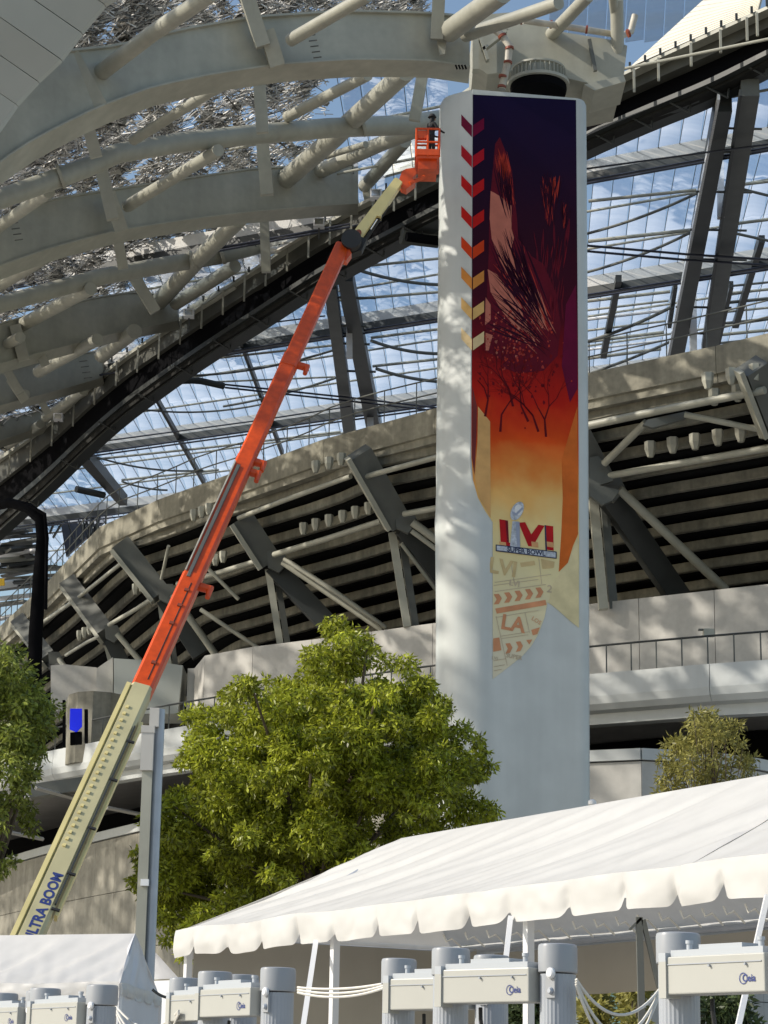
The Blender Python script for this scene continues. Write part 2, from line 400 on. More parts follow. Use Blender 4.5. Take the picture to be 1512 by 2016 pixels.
# tulip shaped corbels hanging under the deck, one mesh shared by all of them
cb = B().lathe((0, 0, 0), [(.20, -.62), (.30, -.35), (.27, 0)], 8); cme = None
rows = [[(1393, 735), (1440, 726), (1486, 718)], [(1406, 767), (1452, 759)], [(1280, 870), (1324, 862), (1368, 855), (1413, 847), (1458, 840), (1500, 832)],
        [(622, 908), (648, 901), (672, 893)], [(598, 1030), (622, 1022), (648, 1014), (675, 1006), (700, 998), (726, 990)], [(440, 1086), (425, 1092), (410, 1098)],
        [(268, 1150), (280, 1144), (292, 1138)], [(168, 1236), (178, 1230), (188, 1224), (158, 1242)], [(382, 1004), (398, 998), (412, 992)]]
for r in rows:
    for (x, y) in r:
        p = P(x, y, bowlY(x, y, -.9)); sc = 1.0 if x > 1100 else .85
        if cme is None:
            o = B().lathe((0, 0, 0), [(.13, -.66), (.24, -.35), (.25, 0)], 6).build('corbel', M['steel'], None); cme = o.data; o.parent = bowl
        else:
            o = bpy.data.objects.new('corbel', cme); COL.objects.link(o); o.parent = bowl
        o.location = p - org_of(bowl); o.scale = (sc, sc, sc)

# ================================================================== concourse building in front of and under the bowl
conc = thing('concourse_building', 'pale precast concourse levels with open dark storeys below the seating bowl', 'building', (8, 92, 0))
ZW = 22.5
wt = [(398, 1298), (404, 1290), (430, 1284), (500, 1273), (640, 1256), (860, 1226), (1010, 1207), (1160, 1189), (1330, 1170), (1512, 1150), (1720, 1127)]
wp = plan_path(wt, ZW)
# rounded left end of the wall turns back into the building
endp = [wp[0] + Vector((1.2, 9, 0)), wp[0] + Vector((-.6, 4.5, 0)), wp[0] + Vector((-.55, 1.6, 0))]
rs = resample(endp + wp, 3.4)
for a, b in zip(rs, rs[1:]):
    sg = [a.lerp(b, .004), a.lerp(b, .5), a.lerp(b, .996)]
    sweep(sg, [(0, ZW), (0, ZW - 4.9), (.35, ZW - 4.9), (.35, ZW)], normals(sg)).build('wall_panel', M['precast'], conc)
ZF = 17.8
ft = [(-420, 1640), (-90, 1520), (83, 1481), (230, 1452), (387, 1424), (620, 1392), (860, 1360), (1010, 1342), (1160, 1326), (1340, 1311), (1512, 1298), (1720, 1284)]
fp = smooth_path(plan_path(ft, ZF), 1)
rs = resample(fp, 6.5)
for a, b in zip(rs, rs[1:]):
    sg = [a.lerp(b, .002), a.lerp(b, .5), a.lerp(b, .998)]
    sweep(sg, [(0, ZF), (-.05, ZF - .9), (.0, ZF - 1.2), (.18, ZF - 1.42), (.55, ZF - 1.5), (.6, ZF - 1.9), (1.0, ZF - 1.95), (1.0, ZF)], normals(sg)).build('fascia_panel', M['fascia'], conc)
fpn = normals(fp)
sweep(fp, [(1.02, ZF - .3), (1.02, ZF - .75), (12, ZF - .75), (12, ZF - .3)], fpn).build('floor_slab', M['precast'], conc)
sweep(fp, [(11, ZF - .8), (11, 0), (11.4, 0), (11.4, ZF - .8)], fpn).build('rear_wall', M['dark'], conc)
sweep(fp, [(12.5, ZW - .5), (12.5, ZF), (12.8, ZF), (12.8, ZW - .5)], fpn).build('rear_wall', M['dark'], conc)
# railing with posts and glass look frames
rb_ = resample(fp, 1.05)
for i, p in enumerate(rb_):
    B().beam(p + Vector((0, .35, 0)), p + Vector((0, .35, 1.12)), .05, .07, (0, 1, 0)).build('rail_post', M['steel_d'], conc)
B().tube([p + Vector((0, .35, 1.14)) for p in rb_], .045, 6).build('handrail', M['charcoal'], conc)
# lower wall
ZL = 14.3
lt = [(-420, 1850), (-140, 1745), (15, 1686), (277, 1618), (500, 1570), (800, 1510), (1010, 1486), (1160, 1478), (1250, 1473), (1340, 1475), (1420, 1483), (1512, 1497), (1700, 1540)]
lp = smooth_path(plan_path(lt, ZL), 1)
rs = resample(lp, 2.6)
for a, b in zip(rs, rs[1:]):
    sg = [a.lerp(b, .004), a.lerp(b, .996)]
    for zt, zb in ((ZL - .47, ZL - 3.1), (ZL - 3.13, ZL - 5.9), (ZL - 5.93, ZL - 9), (ZL - 9.03, 0)):
        sweep(sg, [(0, zt), (0, zb), (.3, zb), (.3, zt)], normals(sg)).build('wall_panel', M['shadeconc' if a.x < 1 else 'precast'], conc)  # left panels darker: canopy shade put into their tan tone
    sg = [a.lerp(b, .002), a.lerp(b, .998)]
    sweep(sg, [(-.12, ZL), (-.12, ZL - .42), (.4, ZL - .42), (.4, ZL)], normals(sg)).build('coping', M['fascia'], conc)
# storey beams and boxes seen in the dark storey
for (x0, y0, x1, y1) in ((240, 672 + 880, 0, 0),): pass
tpx('storey_beam', [(70, 1551, 103), (160, 1575, 106)], 9, M['precast'], conc, 4)
tpx('storey_beam', [(210, 1590, 104), (275, 1603, 106)], 8, M['precast'], conc, 4)
tpx('storey_beam', [(-5, 1634, 103), (85, 1652, 105)], 8, M['precast'], conc, 4)
strip('storey_beam', (60, 1560), (200, 1540), 26, 'steel_d', conc, 105, 105, 1)
strip('storey_beam', (1385, 1440), (1480, 1400), 34, 'steel_d', conc, 92, 94, 1)
strip('storey_beam', (1318, 1388), (1362, 1430), 14, 'precast', conc, 88, 90, .6)
plate('ceiling_lamp', [(1285, 1400), (1318, 1396), (1325, 1412), (1294, 1418)], 88, 'steel_d', conc, .5)
# blocks on the left balcony
plate('side_block', [(100, 1310), (128, 1308), (190, 1314), (190, 1400), (100, 1400)], 112, 'precast', conc, 3)
plate('side_block', [(190, 1316), (222, 1294), (222, 1410), (190, 1410)], 111.5, 'precast', conc, 3)
plate('side_block', [(224, 1296), (288, 1300), (360, 1310), (350, 1405), (224, 1405)], 110.5, 'panel', conc, 3)
s = B(); c0 = P(198, 1440, 106); q = [P(x, 1440, 106 + dy) for x, dy in ((126, 3), (132, .8), (150, 0), (180, -.3), (215, 0), (245, .8), (262, 2.5))]
s.slab([Vector((v.x, v.y, c0.z + 1.9)) for v in q], [Vector((v.x, v.y, c0.z - 1.5)) for v in q], (0, .3, 0)); s.build('curved_screen_wall', M['conc'], conc)

# ================================================================== canopy shell over the left: girders, tubes, skin
shell = thing('canopy_shell', 'curved grey steel canopy of box girders and tubes with tangled metal skin', 'canopy', (-10, 95, 0))
def girder(tops, bots, Ys, depth=.9, name='girder'):
    xs = [t[0] for t in tops]; n = 26; x0, x1 = xs[0], xs[-1]
    T = []; Bo = []
    def sm(x, tab): return interp(x, tab)
    bt_ = [(b[0], b[1]) for b in bots]; yt = [(x, Y) for x, Y in Ys]
    for i in range(n):
        x = x0 + (x1 - x0) * i / (n - 1); ty = (sm(x - 15, tops) + sm(x, tops) + sm(x + 15, tops)) / 3; by = (sm(x - 15, bt_) + sm(x, bt_) + sm(x + 15, bt_)) / 3
        Y = interp(x, yt); T.append(P(x, ty, Y)); Bo.append(P(x, by, Y))
    g_ = B().slab(T, Bo, (0, depth, 0)).build(name, M['steel'], shell)
    fl = B(); up = Vector((0, 0, .07))
    fl.slab([b + Vector((0, -.22, .0)) for b in Bo], [b + Vector((0, -.22, -.07)) for b in Bo], (0, depth + .5, 0))
    fl.build('bottom_flange', M['steel'], g_)
    fl = B(); fl.slab([b + Vector((0, -.15, .08)) for b in T], [b + Vector((0, -.15, .0)) for b in T], (0, depth + .3, 0)); fl.build('top_flange', M['steel'], g_)
    return g_
girder([(-60, 150), (130, 105), (232, 95), (357, 63), (500, 38), (681, 26), (847, 30), (925, 38)], [(-60, 372), (0, 322), (60, 282), (120, 250), (198, 212), (300, 174), (420, 148), (560, 128), (700, 119), (847, 121), (930, 134)], [(-60, 66), (200, 69), (500, 72), (930, 75)])
girder([(-60, 455), (0, 432), (99, 396), (198, 380), (397, 350), (496, 335), (600, 330), (705, 326)], [(-60, 550), (0, 525), (99, 490), (231, 455), (281, 447), (400, 429), (500, 417), (620, 407), (715, 401)], [(-60, 88), (200, 92), (715, 102)])
girder([(-60, 662), (0, 640), (100, 612), (180, 590), (265, 577), (350, 588)], [(-60, 735), (0, 717), (99, 690), (231, 655), (357, 631)], [(-60, 108), (357, 119)])
girder([(-60, 752), (0, 735), (110, 706), (202, 692)], [(-60, 815), (0, 799), (110, 770), (208, 742)], [(-60, 122), (208, 129)])
girder([(-60, 842), (0, 826), (60, 812), (105, 805)], [(-60, 885), (0, 868), (60, 848), (108, 832)], [(-60, 134), (108, 138)])
def T_(pts, w, name='brace_tube'): return tpx(name, pts, w, M['steel'], shell, 12)
T_([(-60, 418, 76), (0, 392, 77), (116, 350, 79), (165, 332, 80), (231, 302, 81), (360, 280, 83), (496, 265, 85), (648, 252, 88), (800, 246, 91), (870, 236, 93)], 40, 'chord_tube')
T_([(-60, 618, 99), (0, 600, 100), (100, 572, 102), (198, 545, 104), (331, 521, 107), (430, 504, 110), (500, 486, 112), (560, 470, 114)], 34, 'chord_tube')
for x, y, Y, h in ((120, 348, 78.9, 25), (714, 248, 88.9, 22), (380, 513, 107.6, 21), (436, 500, 109.5, 21)):    # collars on the chords
    a = P(x - 3, y + 1, Y); b = P(x + 3, y - 1, Y); B().tube([a, b], h * mpp(x, y, Y), 14).build('tube_collar', M['steel'], shell, True)
# verticals
for (x0, y0, x1, y1, w_, Y) in ((142, 108, 200, 214, 26, 68.6), (168, 228, 190, 310, 24, 76), (198, 326, 222, 432, 24, 88), (214, 380, 240, 455, 26, 91), (232, 470, 243, 530, 20, 98), (264, 545, 306, 614, 22, 110),
        (486, -8, 518, 92, 28, 71), (524, 60, 546, 130, 30, 71.5), (510, 152, 517, 262, 24, 80), (516, 272, 526, 384, 25, 93), (520, 425, 524, 536, 18, 105), (864, -8, 860, 78, 25, 73.5), (832, 146, 816, 238, 22, 84),
        (30, 640, 48, 710, 22, 110), (62, 660, 90, 720, 18, 112), (20, 745, 50, 790, 18, 122), (70, 770, 95, 815, 14, 130), (5, 715, 40, 775, 16, 120)):
    strip('strut', (x0, y0), (x1, y1), w_, 'steel', shell, Y, Y + .5, .5)
# diagonals
for pts, w_ in (([(200, 142, 69), (300, 66, 66), (420, -15, 62)], 34), ([(262, 276, 80), (413, 182, 76), (470, 150, 75)], 22), ([(566, 230, 86), (724, 148, 80)], 23),
        ([(552, 362, 100), (655, 274, 92), (690, 240, 89), (800, 140, 80)], 40), ([(596, 352, 102), (748, 284, 95), (830, 252, 92)], 30), ([(718, 366, 104), (797, 278, 96)], 27),
        ([(884, 62, 74), (990, -15, 70)], 44), ([(916, 70, 74.5), (1100, 6, 70)], 27), ([(572, 79, 71.5), (725, -10, 68)], 27), ([(-10, 452, 88), (96, 378, 80)], 25),
        ([(251, 406, 92), (430, 296, 83)], 25), ([(-10, 568, 99), (86, 510, 95)], 24), ([(24, 650, 112), (179, 568, 103)], 27), ([(76, 732, 120), (192, 668, 112)], 25), ([(200, 700, 122), (265, 652, 115)], 30),
        ([(311, 596, 118), (385, 516, 108), (470, 432, 101)], 34), ([(345, 598, 118), (463, 524, 112)], 27), ([(380, 610, 119), (470, 560, 114)], 22), ([(-10, 690, 112), (40, 664, 108)], 22),
        ([(-10, 812, 130), (50, 776, 124)], 20), ([(90, 822, 136), (165, 770, 130)], 20), ([(10, 880, 142), (80, 835, 136)], 18), ([(120, 250, 75), (150, 222, 72)], 10),
        ([(880, 214, 88), (960, 160, 82)], 22), ([(640, 308, 98), (720, 284, 94)], 13), ([(1070, 84, 78), (1160, -10, 72)], 26), ([(1214, 0, 76), (1216, 105, 77)], 26), ([(1206, -10, 75.5), (1214, 60, 77)], 18)):
    T_(pts, w_)
for (x, y, Y) in ((305, 612, 119), (545, 365, 101), (722, 370, 104), (205, 140, 69.5), (870, 78, 74), (530, 380, 100)):
    plate('gusset_plate', [(x - 14, y - 22), (x + 12, y - 26), (x + 6, y + 28), (x - 4, y + 30)], Y + .1, 'steel', shell, .12)
# near smooth cladding panels, upper left corner
bd = [(262, -30), (205, 8), (159, 63), (119, 116), (73, 159), (31, 205), (-6, 258), (-50, 330)]
for i in range(len(bd) - 1):
    (ax, ay), (bx, by) = bd[i], bd[i + 1]; k = 2.4
    t = .012
    ax2, ay2 = lerp(ax, bx, t), lerp(ay, by, t); bx2, by2 = lerp(bx, ax, t), lerp(by, ay, t)
    q = [P(ax2, ay2, 62), P(bx2, by2, 62), P(bx2 - 120 * k, by2 - 83 * k, 55), P(ax2 - 120 * k, ay2 - 83 * k, 55)]
    B().hexa(*q, (0, .5, .15)).build('cladding_panel', M['panel'], shell)
# tangled metal skin: plates and sticks round a sloping surface
def skinY(x, y):
    y = y if y > 200 else 200 - (200 - y) * .25
    return 44 + .107 * y + .048 * x + 2.5
def in_skin(x, y):
    top = interp(x, [(-80, 950), (0, 896), (93, 833), (165, 767), (212, 717), (331, 643), (400, 590), (500, 529), (542, 496), (648, 430), (760, 190), (900, 100), (905, 20), (910, -60)])
    if y > top: return False
    if x > 560 and y > 100 + (700 - x) * .9 and y > 60: return random.random() < max(0, .8 - (x - 560) / 120)
    if x > 835: return False
    return True
vs = []; fs = []; pv = []; pf = []
rnd = random.random
def hole(p, th): return .8 * noise.noise(Vector((p.x * 1.3, p.y * .6, p.z * 1.3))) + .5 * noise.noise(Vector((p.x * 2.1, p.y * 1.0, p.z * 2.1 + 5))) > th
for _ in range(120000):
    x = -120 + rnd() * 980; y = -120 + rnd() * 1050
    if not in_skin(x, y): continue
    Y = skinY(x, y) + (rnd() - .5) * 1.0; p = P(x, y, Y)
    if hole(p, .02 if y > 0 else -.12) and rnd() < .965: continue
    a = (Vector((rnd() - .5, rnd() - .5, (rnd() - .5) * .5)) if rnd() < .5 else Vector((1, -.4, .35)) + Vector((rnd() - .5, rnd() - .5, rnd() - .5)) * .8).normalized() * (.12 + rnd() ** 3 * .7)
    b = a.cross(Vector((rnd() - .5, rnd() - .5, rnd() - .5))).normalized() * (.010 + rnd() * .02); c = a.cross(b).normalized() * b.length
    n = len(vs); vs += [p - a + b, p - a - b * .5 + c, p - a - b * .5 - c, p + a + b, p + a - b * .5 + c, p + a - b * .5 - c]
    fs += [(n, n + 1, n + 4, n + 3), (n + 1, n + 2, n + 5, n + 4), (n + 2, n, n + 3, n + 5)]
tag(mesh_obj('tangled_rods', vs, fs, M['alu'], shell), kind='stuff')
for _ in range(22000):
    x = -200 + rnd() * 1060; y = -120 + rnd() * 1070
    if not in_skin(x, y): continue
    Y = skinY(x, y) + .6 + rnd() * .4; p = P(x, y, Y)
    if hole(p, -.06 if y > 0 else -.15): continue
    a = Vector((rnd() - .5, rnd() - .5, .3 * (rnd() - .5))).normalized() * (.2 + rnd() * .35); b = a.cross(Vector((.3 * rnd(), -.4 - .3 * rnd(), 1))).normalized() * (.12 + rnd() * .25)
    n = len(pv); pv += [p - a - b, p + a - b * .7, p + a + b, p - a + b * .8]; pf.append((n, n + 1, n + 2, n + 3))
tag(mesh_obj('skin_flakes', pv, pf, M['screen'], shell), kind='stuff')
# added unseen screen, its gaps shaped to dapple the pillar and bowl
pv = []; pf = []
cs = .7
for i in range(int(74 / cs)):
    for j in range(int(112 / cs)):
        X = -104 + i * cs; Y = 54 + j * cs
        v = .7 * noise.noise(Vector((X * .55, Y * .45, 1.3))) + .8 * noise.noise(Vector((X * 1.3, Y * 1.1, 7.7)))
        if v > (.34 if X < -74 else .20 if X < -48 else .12) + .10 * (rnd() - .5): continue
        z = 53 + .6 * math.sin(X * .3) + rnd() * .3; r = cs * (.56 + rnd() * .12); t = rnd() * .6
        n = len(pv)
        for k in range(4):
            an = t + k * math.pi / 2 + math.pi / 4; pv.append(Vector((X + math.cos(an) * r * 1.1, Y + math.sin(an) * r * 1.1, z)))
        pf.append((n, n + 1, n + 2, n + 3))
tag(mesh_obj('dapple_screen', pv, pf, M['screen'], shell), kind='stuff')

# ================================================================== edge truss of the roof
M['black2'] = mat('dark_soffit', (.022, .022, .02), .8, n=(1.2, .3), spec=.2); M['charcoal2'] = mat('fascia_steel', (.085, .085, .072), .6, n=(1, .2), spec=.3)
edge = thing('roof_edge_beam', 'deep black roof edge beam running diagonally from the upper right down to the left', 'beam', (0, 100, 0))
top_t = [(-60, 940), (0, 896), (93, 833), (165, 767), (212, 717), (331, 643), (400, 592), (500, 529), (542, 496), (648, 430), (760, 372), (865, 318), (1000, 250), (1160, 175), (1235, 137), (1360, 80), (1494, 19), (1600, -30)]
bot_t = [(-60, 1100), (0, 1040), (60, 993), (143, 910), (198, 853), (298, 777), (400, 704), (500, 642), (615, 565), (698, 520), (863, 430), (1000, 365), (1159, 287), (1290, 232), (1415, 184), (1512, 127), (1600, 90)]
Yt = [(-60, 150), (0, 145), (200, 130), (500, 112), (860, 99), (1160, 92), (1512, 87), (1600, 85)]
def band(f0, f1, dY, depth, m, name):
    T = []; Bo = []
    for i in range(60):
        x = -60 + 1660 * i / 59; a = sum(interp(x + q_, top_t) for q_ in (-60, -30, 0, 30, 60)) / 5; b = sum(interp(x + q_, bot_t) for q_ in (-60, -30, 0, 30, 60)) / 5; Y = interp(x, Yt) + dY
        T.append(P(x, lerp(a, b, f0), Y)); Bo.append(P(x, lerp(a, b, f1), Y))
    return B().slab(T, Bo, depth).build(name, M[m], edge)
band(0, .055, -.8, (.3, .9, 0), 'steel', 'top_channel'); band(.055, .36, -.1, (.3, .5, 0), 'charcoal2', 'upper_fascia')
band(.28, .78, .6, (.5, 2.5, 0), 'black', 'black_recess'); band(.72, .80, -.2, (.3, .5, 0), 'charcoal', 'lower_rail')
band(.80, .93, .2, (.3, .6, 0), 'black2', 'lower_fascia'); band(.93, 1.0, .6, (.4, 1.0, 0), 'charcoal', 'soffit_edge')
def onband(x, f, dY): return P(x, lerp(interp(x, top_t), interp(x, bot_t), f), interp(x, Yt) + dY)
for x in list(range(20, 860, 42)) + [1178, 1186, 1248, 1296, 1360, 1418, 1470, 1490]:
    B().beam(onband(x, .04, -1.0), onband(x, .04, -1.0) - Vector((0, 0, .035 * interp(x, Yt) * .35)), .10, .10, (0, 1, 0)).build('hanger', M['steel'], edge)
for x in range(10, 1512, 30):
    if 870 < x < 1150: continue
    a = onband(x, .0, -.9); B().box(a + Vector((0, 0, .14)), (.10, .1, .3)).build('bracket', M['charcoal'], edge)
for x in range(60, 1512, 75):
    if 870 < x < 1150: continue
    a = onband(x, .97, .3); s = B(); s.tube([a + Vector((-.5, 0, .3)), a + Vector((.5, 0, -.25))], .05, 5); s.tube([a + Vector((.5, 0, -.25)), a + Vector((.55, .0, .2))], .05, 5); s.build('bracket', M['charcoal'], edge)
# sunlit cladding strips above the edge beam: horizontal boards
def boards(poly_l, poly_r, Y0, Y1, n):
    for i in range(n):
        a = [lerp(poly_l[0][k], poly_l[1][k], (i + .02) / n) for k in (0, 1)]; b = [lerp(poly_r[0][k], poly_r[1][k], (i + .02) / n) for k in (0, 1)]
        c = [lerp(poly_r[0][k], poly_r[1][k], (i + .94) / n) for k in (0, 1)]; d = [lerp(poly_l[0][k], poly_l[1][k], (i + .94) / n) for k in (0, 1)]
        B().hexa(P(*a, Y0), P(*b, Y1), P(*c, Y1 - .05), P(*d, Y0 - .05), (.1, .25, 0)).build('cladding_board', M['cream'], edge)
boards([(1395, -10), (1240, 132)], [(1500, -14), (1492, 20)], 93, 87.5, 12)
boards([(806, 268), (735, 352)], [(872, 268), (868, 316)], 104, 98.5, 8)
boards([(665, 426), (540, 492)], [(690, 424), (650, 430)], 112, 107, 3)
boards([(520, 432), (528, 500)], [(664, 424), (548, 492)], 112.2, 107.2, 5)
# ================================================================== translucent roof
roof = thing('translucent_roof', 'clear foil roof of long narrow panes on slender beams with blue sky behind', 'roof', (0, 125, 0))
ZE = 45.5
E2 = Vector((.06, 1, 0)); E1 = Vector((1, -.52, 0))
def RP(c, X0, z=ZE):    # point on seam X0 (X at Y=0 offset) where Y+.52X=c
    # X = X0+.06*Y ; Y + .52*X = c
    Y = (c - .52 * X0) / (1 + .52 * .06); return Vector((X0 + .06 * Y, Y, z))
def pix(v):
    l = ROT.transposed() @ (v - CAM); return (756 + F * l.x / -l.z, 1008 - F * l.y / -l.z)
cuts = [89, 105, 121.3, 137.6, 154, 171]
npane = 0
for (c0, c1) in zip(cuts, cuts[1:]):
    for k in range(-62, 26):
        X0 = k * .98
        q = [pix(RP(c, X0)) for c in (c0, (c0 + c1) / 2, c1)]
        xe = [p for p in q if -40 < p[0] < 1560 and interp(p[0], top_t) < p[1] < rimy(p[0]) + 20]
        if not xe or all(870 < p[0] < 1150 for p in q): continue
        t_lo = 0.0
        if q[0][0] > 1120 or q[2][0] > 1150:
            while t_lo < 1:
                v_ = pix(RP(lerp(c0, c1, t_lo), X0))
                if v_[1] > lerp(interp(v_[0], top_t), interp(v_[0], bot_t), .75): break
                t_lo += .04
        if t_lo > .95: continue
        s = B(); nseg = 12; L1 = []; L2 = []
        for i in range(nseg + 1):
            t = lerp(t_lo, 1, i / nseg); z = ZE + .45 * abs(math.sin(t * 3 * math.pi)) ** .7
            L1.append(RP(lerp(c0 + .15, c1 - .15, t), X0 + .03, z)); L2.append(RP(lerp(c0 + .15, c1 - .15, t), X0 + .95, z))
        mid = [(a + b) / 2 + Vector((0, 0, .07)) for a, b in zip(L1, L2)]
        vs = []
        for a, m_, b in zip(L1, mid, L2): vs += [a, m_, b]
        fs = []
        for i in range(nseg):
            for j in (0, 1): fs.append((3 * i + j, 3 * i + j + 1, 3 * i + 4 + j, 3 * i + 3 + j))
        s.add(vs, fs); s.build('roof_pane', M['foil'], roof, True); npane += 1
        if k % 1 == 0:
            b_ = B().beam(RP(lerp(c0, c1, t_lo), X0 - .01, ZE - .02), RP(c1, X0 - .01, ZE - .02), .03, .04); b_.build('pane_seam', M['steel_d'], roof)
print('panes', npane)
for c in cuts[1:-1]:
    a = RP(c, -58); b = RP(c, 24)
    B().beam(a - Vector((0, .3, .30)), b - Vector((0, .3, .30)), .08, .62).build('gutter', M['tent'], roof)
    B().beam(a - Vector((0, .2, .85)), b - Vector((0, .2, .85)), .3, .46).build('main_beam', M['charcoal'], roof)
    for dz, dc in ((1.3, -1.0), (1.7, -1.6)):
        B().tube([RP(c + dc, -58, ZE - dz), RP(c + dc, 24, ZE - dz)], .06, 6).build('cable', M['cable'], roof)
for c0, c1 in zip(cuts, cuts[1:]):
    for t in (.34, .67):
        c = lerp(c0, c1, t); B().tube([RP(c, -58, ZE - .3), RP(c, 24, ZE - .3)], .07, 8).build('purlin', M['steel'], roof)
# radial girders: pairs of flat dark beams under the foil, each with a pale mast beside it
def pxseg(name, p0, p1, w, m, z=ZE - 1.2, depth=.7, w1=None):
    a = PZ(*p0, z); b = PZ(*p1, z); wm = w * mpp(*p0, a.y); wn = (w1 or w) * mpp(*p1, b.y)
    d = (b - a).normalized(); sd = d.cross(Vector((0, 0, 1))).normalized(); u = Vector((0, 0, depth / 2)); s = B()
    s.add([a - sd * wm / 2 - u, a + sd * wm / 2 - u, a + sd * wm / 2 + u, a - sd * wm / 2 + u, b - sd * wn / 2 - u, b + sd * wn / 2 - u, b + sd * wn / 2 + u, b - sd * wn / 2 + u],
          [(3, 2, 1, 0), (4, 5, 6, 7), (0, 1, 5, 4), (1, 2, 6, 5), (2, 3, 7, 6), (3, 0, 4, 7)])
    return s.build(name, M[m], roof)
def rt(name, pts, w, m='steel', z=ZE - .9, n=8):
    q = [PZ(x, y, z) for x, y in pts]; r = [w / 2 * mpp(x, y, v.y) for (x, y), v in zip(pts, q)]
    return B().tube(q, r, n).build(name, M[m], roof, True)
for (a, b, w0, w1, m_) in (((1424, 203), (1328, 715), 34, 27, 'charcoal'), ((1477, 172), (1396, 690), 36, 30, 'steel_d'), ((650, 556), (690, 860), 24, 23, 'steel_d'), ((680, 540), (737, 845), 30, 27, 'charcoal'), ((165, 895), (243, 985), 26, 16, 'charcoal')):
    pxseg('radial_girder', a, b, w0, m_, ZE - 1.5, .8, w1)
pxseg('girder_edge', (1415, 190), (1316, 700), 5, 'white', ZE - 1.75, .3)
pxseg('girder_edge', (1458, 182), (1385, 680), 5, 'charcoal', ZE - 2.0, .3)
for (a, b, w_) in (((468, 655), (556, 892), 6), ((303, 775), (402, 950), 6), ((1448, 640), (1500, 470), 12), ((1188, 700), (1218, 548), 12), ((1440, 560), (1410, 690), 8), ((1318, 640), (1330, 560), 8)):
    pxseg('rib', a, b, w_, 'charcoal', ZE - .8, .4)
for (x, y0, y1, Y, w_) in ((1364, 535, 700, 118, 13), (1418, 280, 430, 102, 12), (687, 610, 705, 120, 12), (728, 775, 840, 136, 13)):
    strip('mast', (x, y0), (x + 1, y1), w_, 'white', roof, Y, Y, .35)
for y, x0, x1 in ((252, 1405, 1500), (298, 1400, 1480), (377, 1370, 1480), (452, 1358, 1470), (510, 1350, 1470), (604, 1330, 1440), (655, 1322, 1400), (585, 640, 740), (640, 650, 720), (676, 664, 728), (730, 672, 740)):
    rt('cross_tie', [(x0, y), (x1, y + 2)], 5, 'steel_d', ZE - 1.8)
for pts, w_ in (([(1371, 374), (1159, 396)], 7), ([(1358, 453), (1159, 475)], 8), ([(1463, 363), (1530, 355)], 7), ([(1450, 440), (1530, 430)], 7), ([(698, 526), (863, 509)], 6), ([(731, 665), (863, 648)], 6), ([(734, 721), (863, 707)], 6), ([(400, 708), (655, 680)], 5), ([(300, 757), (660, 742)], 4),
                ([(655, 592), (863, 575)], 6), ([(420, 880), (670, 850)], 5), ([(180, 905), (420, 880)], 5), ([(240, 945), (430, 925)], 5)):
    rt('tie_tube', pts, w_)
def arch(p0, p1, sag, w_):
    pts = []
    for i in range(11):
        t = i / 10; pts.append((lerp(p0[0], p1[0], t), lerp(p0[1], p1[1], t) + sag * 4 * t * (1 - t)))
    rt('bowed_tie', pts, w_, 'steel_d', ZE - 1.1)
for a in (((1373, 380), (1130, 466), 8, 6), ((1359, 458), (1130, 542), 8, 6), ((1323, 604), (1130, 680), 6, 7), ((1460, 372), (1540, 392), 0, 6), ((1450, 460), (1540, 480), 0, 6), ((1330, 668), (1130, 745), 4, 6),
          ((698, 529), (885, 561), 8, 7), ((731, 671), (885, 696), 8, 7), ((741, 726), (885, 752), 6, 7), ((655, 690), (370, 740), 10, 5), ((661, 744), (440, 800), 5, 5), ((240, 800), (520, 795), 14, 4), ((190, 900), (400, 926), 10, 4), ((240, 948), (330, 965), 4, 4)):
    arch(*a)
for i, y in enumerate((568, 582, 600, 618, 640, 662, 678, 695)):      # stacked tubes at the far end of the roof
    rt('far_tube', [(1130, y + 14), (1322 - i * 3, y - 8)], 5 + (i % 2) * 2, 'steel' if i % 3 else 'white', ZE - .6)
    if i < 7: rt('far_tube', [(1410, y - 2), (1530, y - 14)], 5 + (i % 3), 'steel' if i % 2 else 'steel_d', ZE - .6)
for pts, w_ in (([(1150, 333), (1406, 298), (1540, 281)], 4), ([(1150, 483), (1356, 501), (1540, 513)], 5), ([(1150, 494), (1353, 512), (1540, 524)], 5), ([(443, 757), (690, 783), (885, 806)], 4), ([(443, 763), (690, 790), (885, 812)], 4), ([(208, 868), (500, 829), (690, 800)], 3), ([(400, 652), (640, 622)], 3)):
    rt('cable', pts, w_, 'cable', ZE - 2.2, 6)
rt('cable_socket', [(340, 742), (360, 748), (395, 750), (440, 760)], 14, 'charcoal', ZE - 2.2)
rt('cable_socket', [(150, 963), (205, 975)], 14, 'charcoal', ZE - 2.2)
rt('cable_socket', [(790, 462), (862, 470)], 40, 'steel_d', ZE - 3.2)
rt('cable_socket', [(800, 466), (862, 474)], 20, 'black', ZE - 3.8)

# far left tangle of roof and stand steel behind the black mast
far = thing('far_stand', 'jumble of distant dark and pale roof strips at the left edge behind the black mast', 'stand', (-32, 175, 0))
for i in range(46):
    y = 1000 + i * 5.2 + rnd() * 4; x0 = -40 + rnd() * 60; x1 = x0 + 40 + rnd() * 110
    if x1 > 130: x1 = 130
    ry = rimy(min(x1, 130))
    if y > ry + 30: continue
    strip('stand_strip', (x0, y), (x1, y - 6 - rnd() * 8), 2 + rnd() * 4, ('charcoal', 'steel_d', 'white', 'steel', 'charcoal')[int(rnd() * 5)], far, 170 + rnd() * 8, 170 + rnd() * 6, .8)
plate('blue_glazing', [(115, 1000), (225, 985), (218, 1015), (130, 1095)], 172, 'cable', far, .5)
for i in range(14):
    x = 120 + rnd() * 100; strip('stand_strip', (x, 985 + rnd() * 20), (x + (rnd() - .5) * 70, 1050 + rnd() * 30), 2.5, 'charcoal', far, 168, 168, .4)

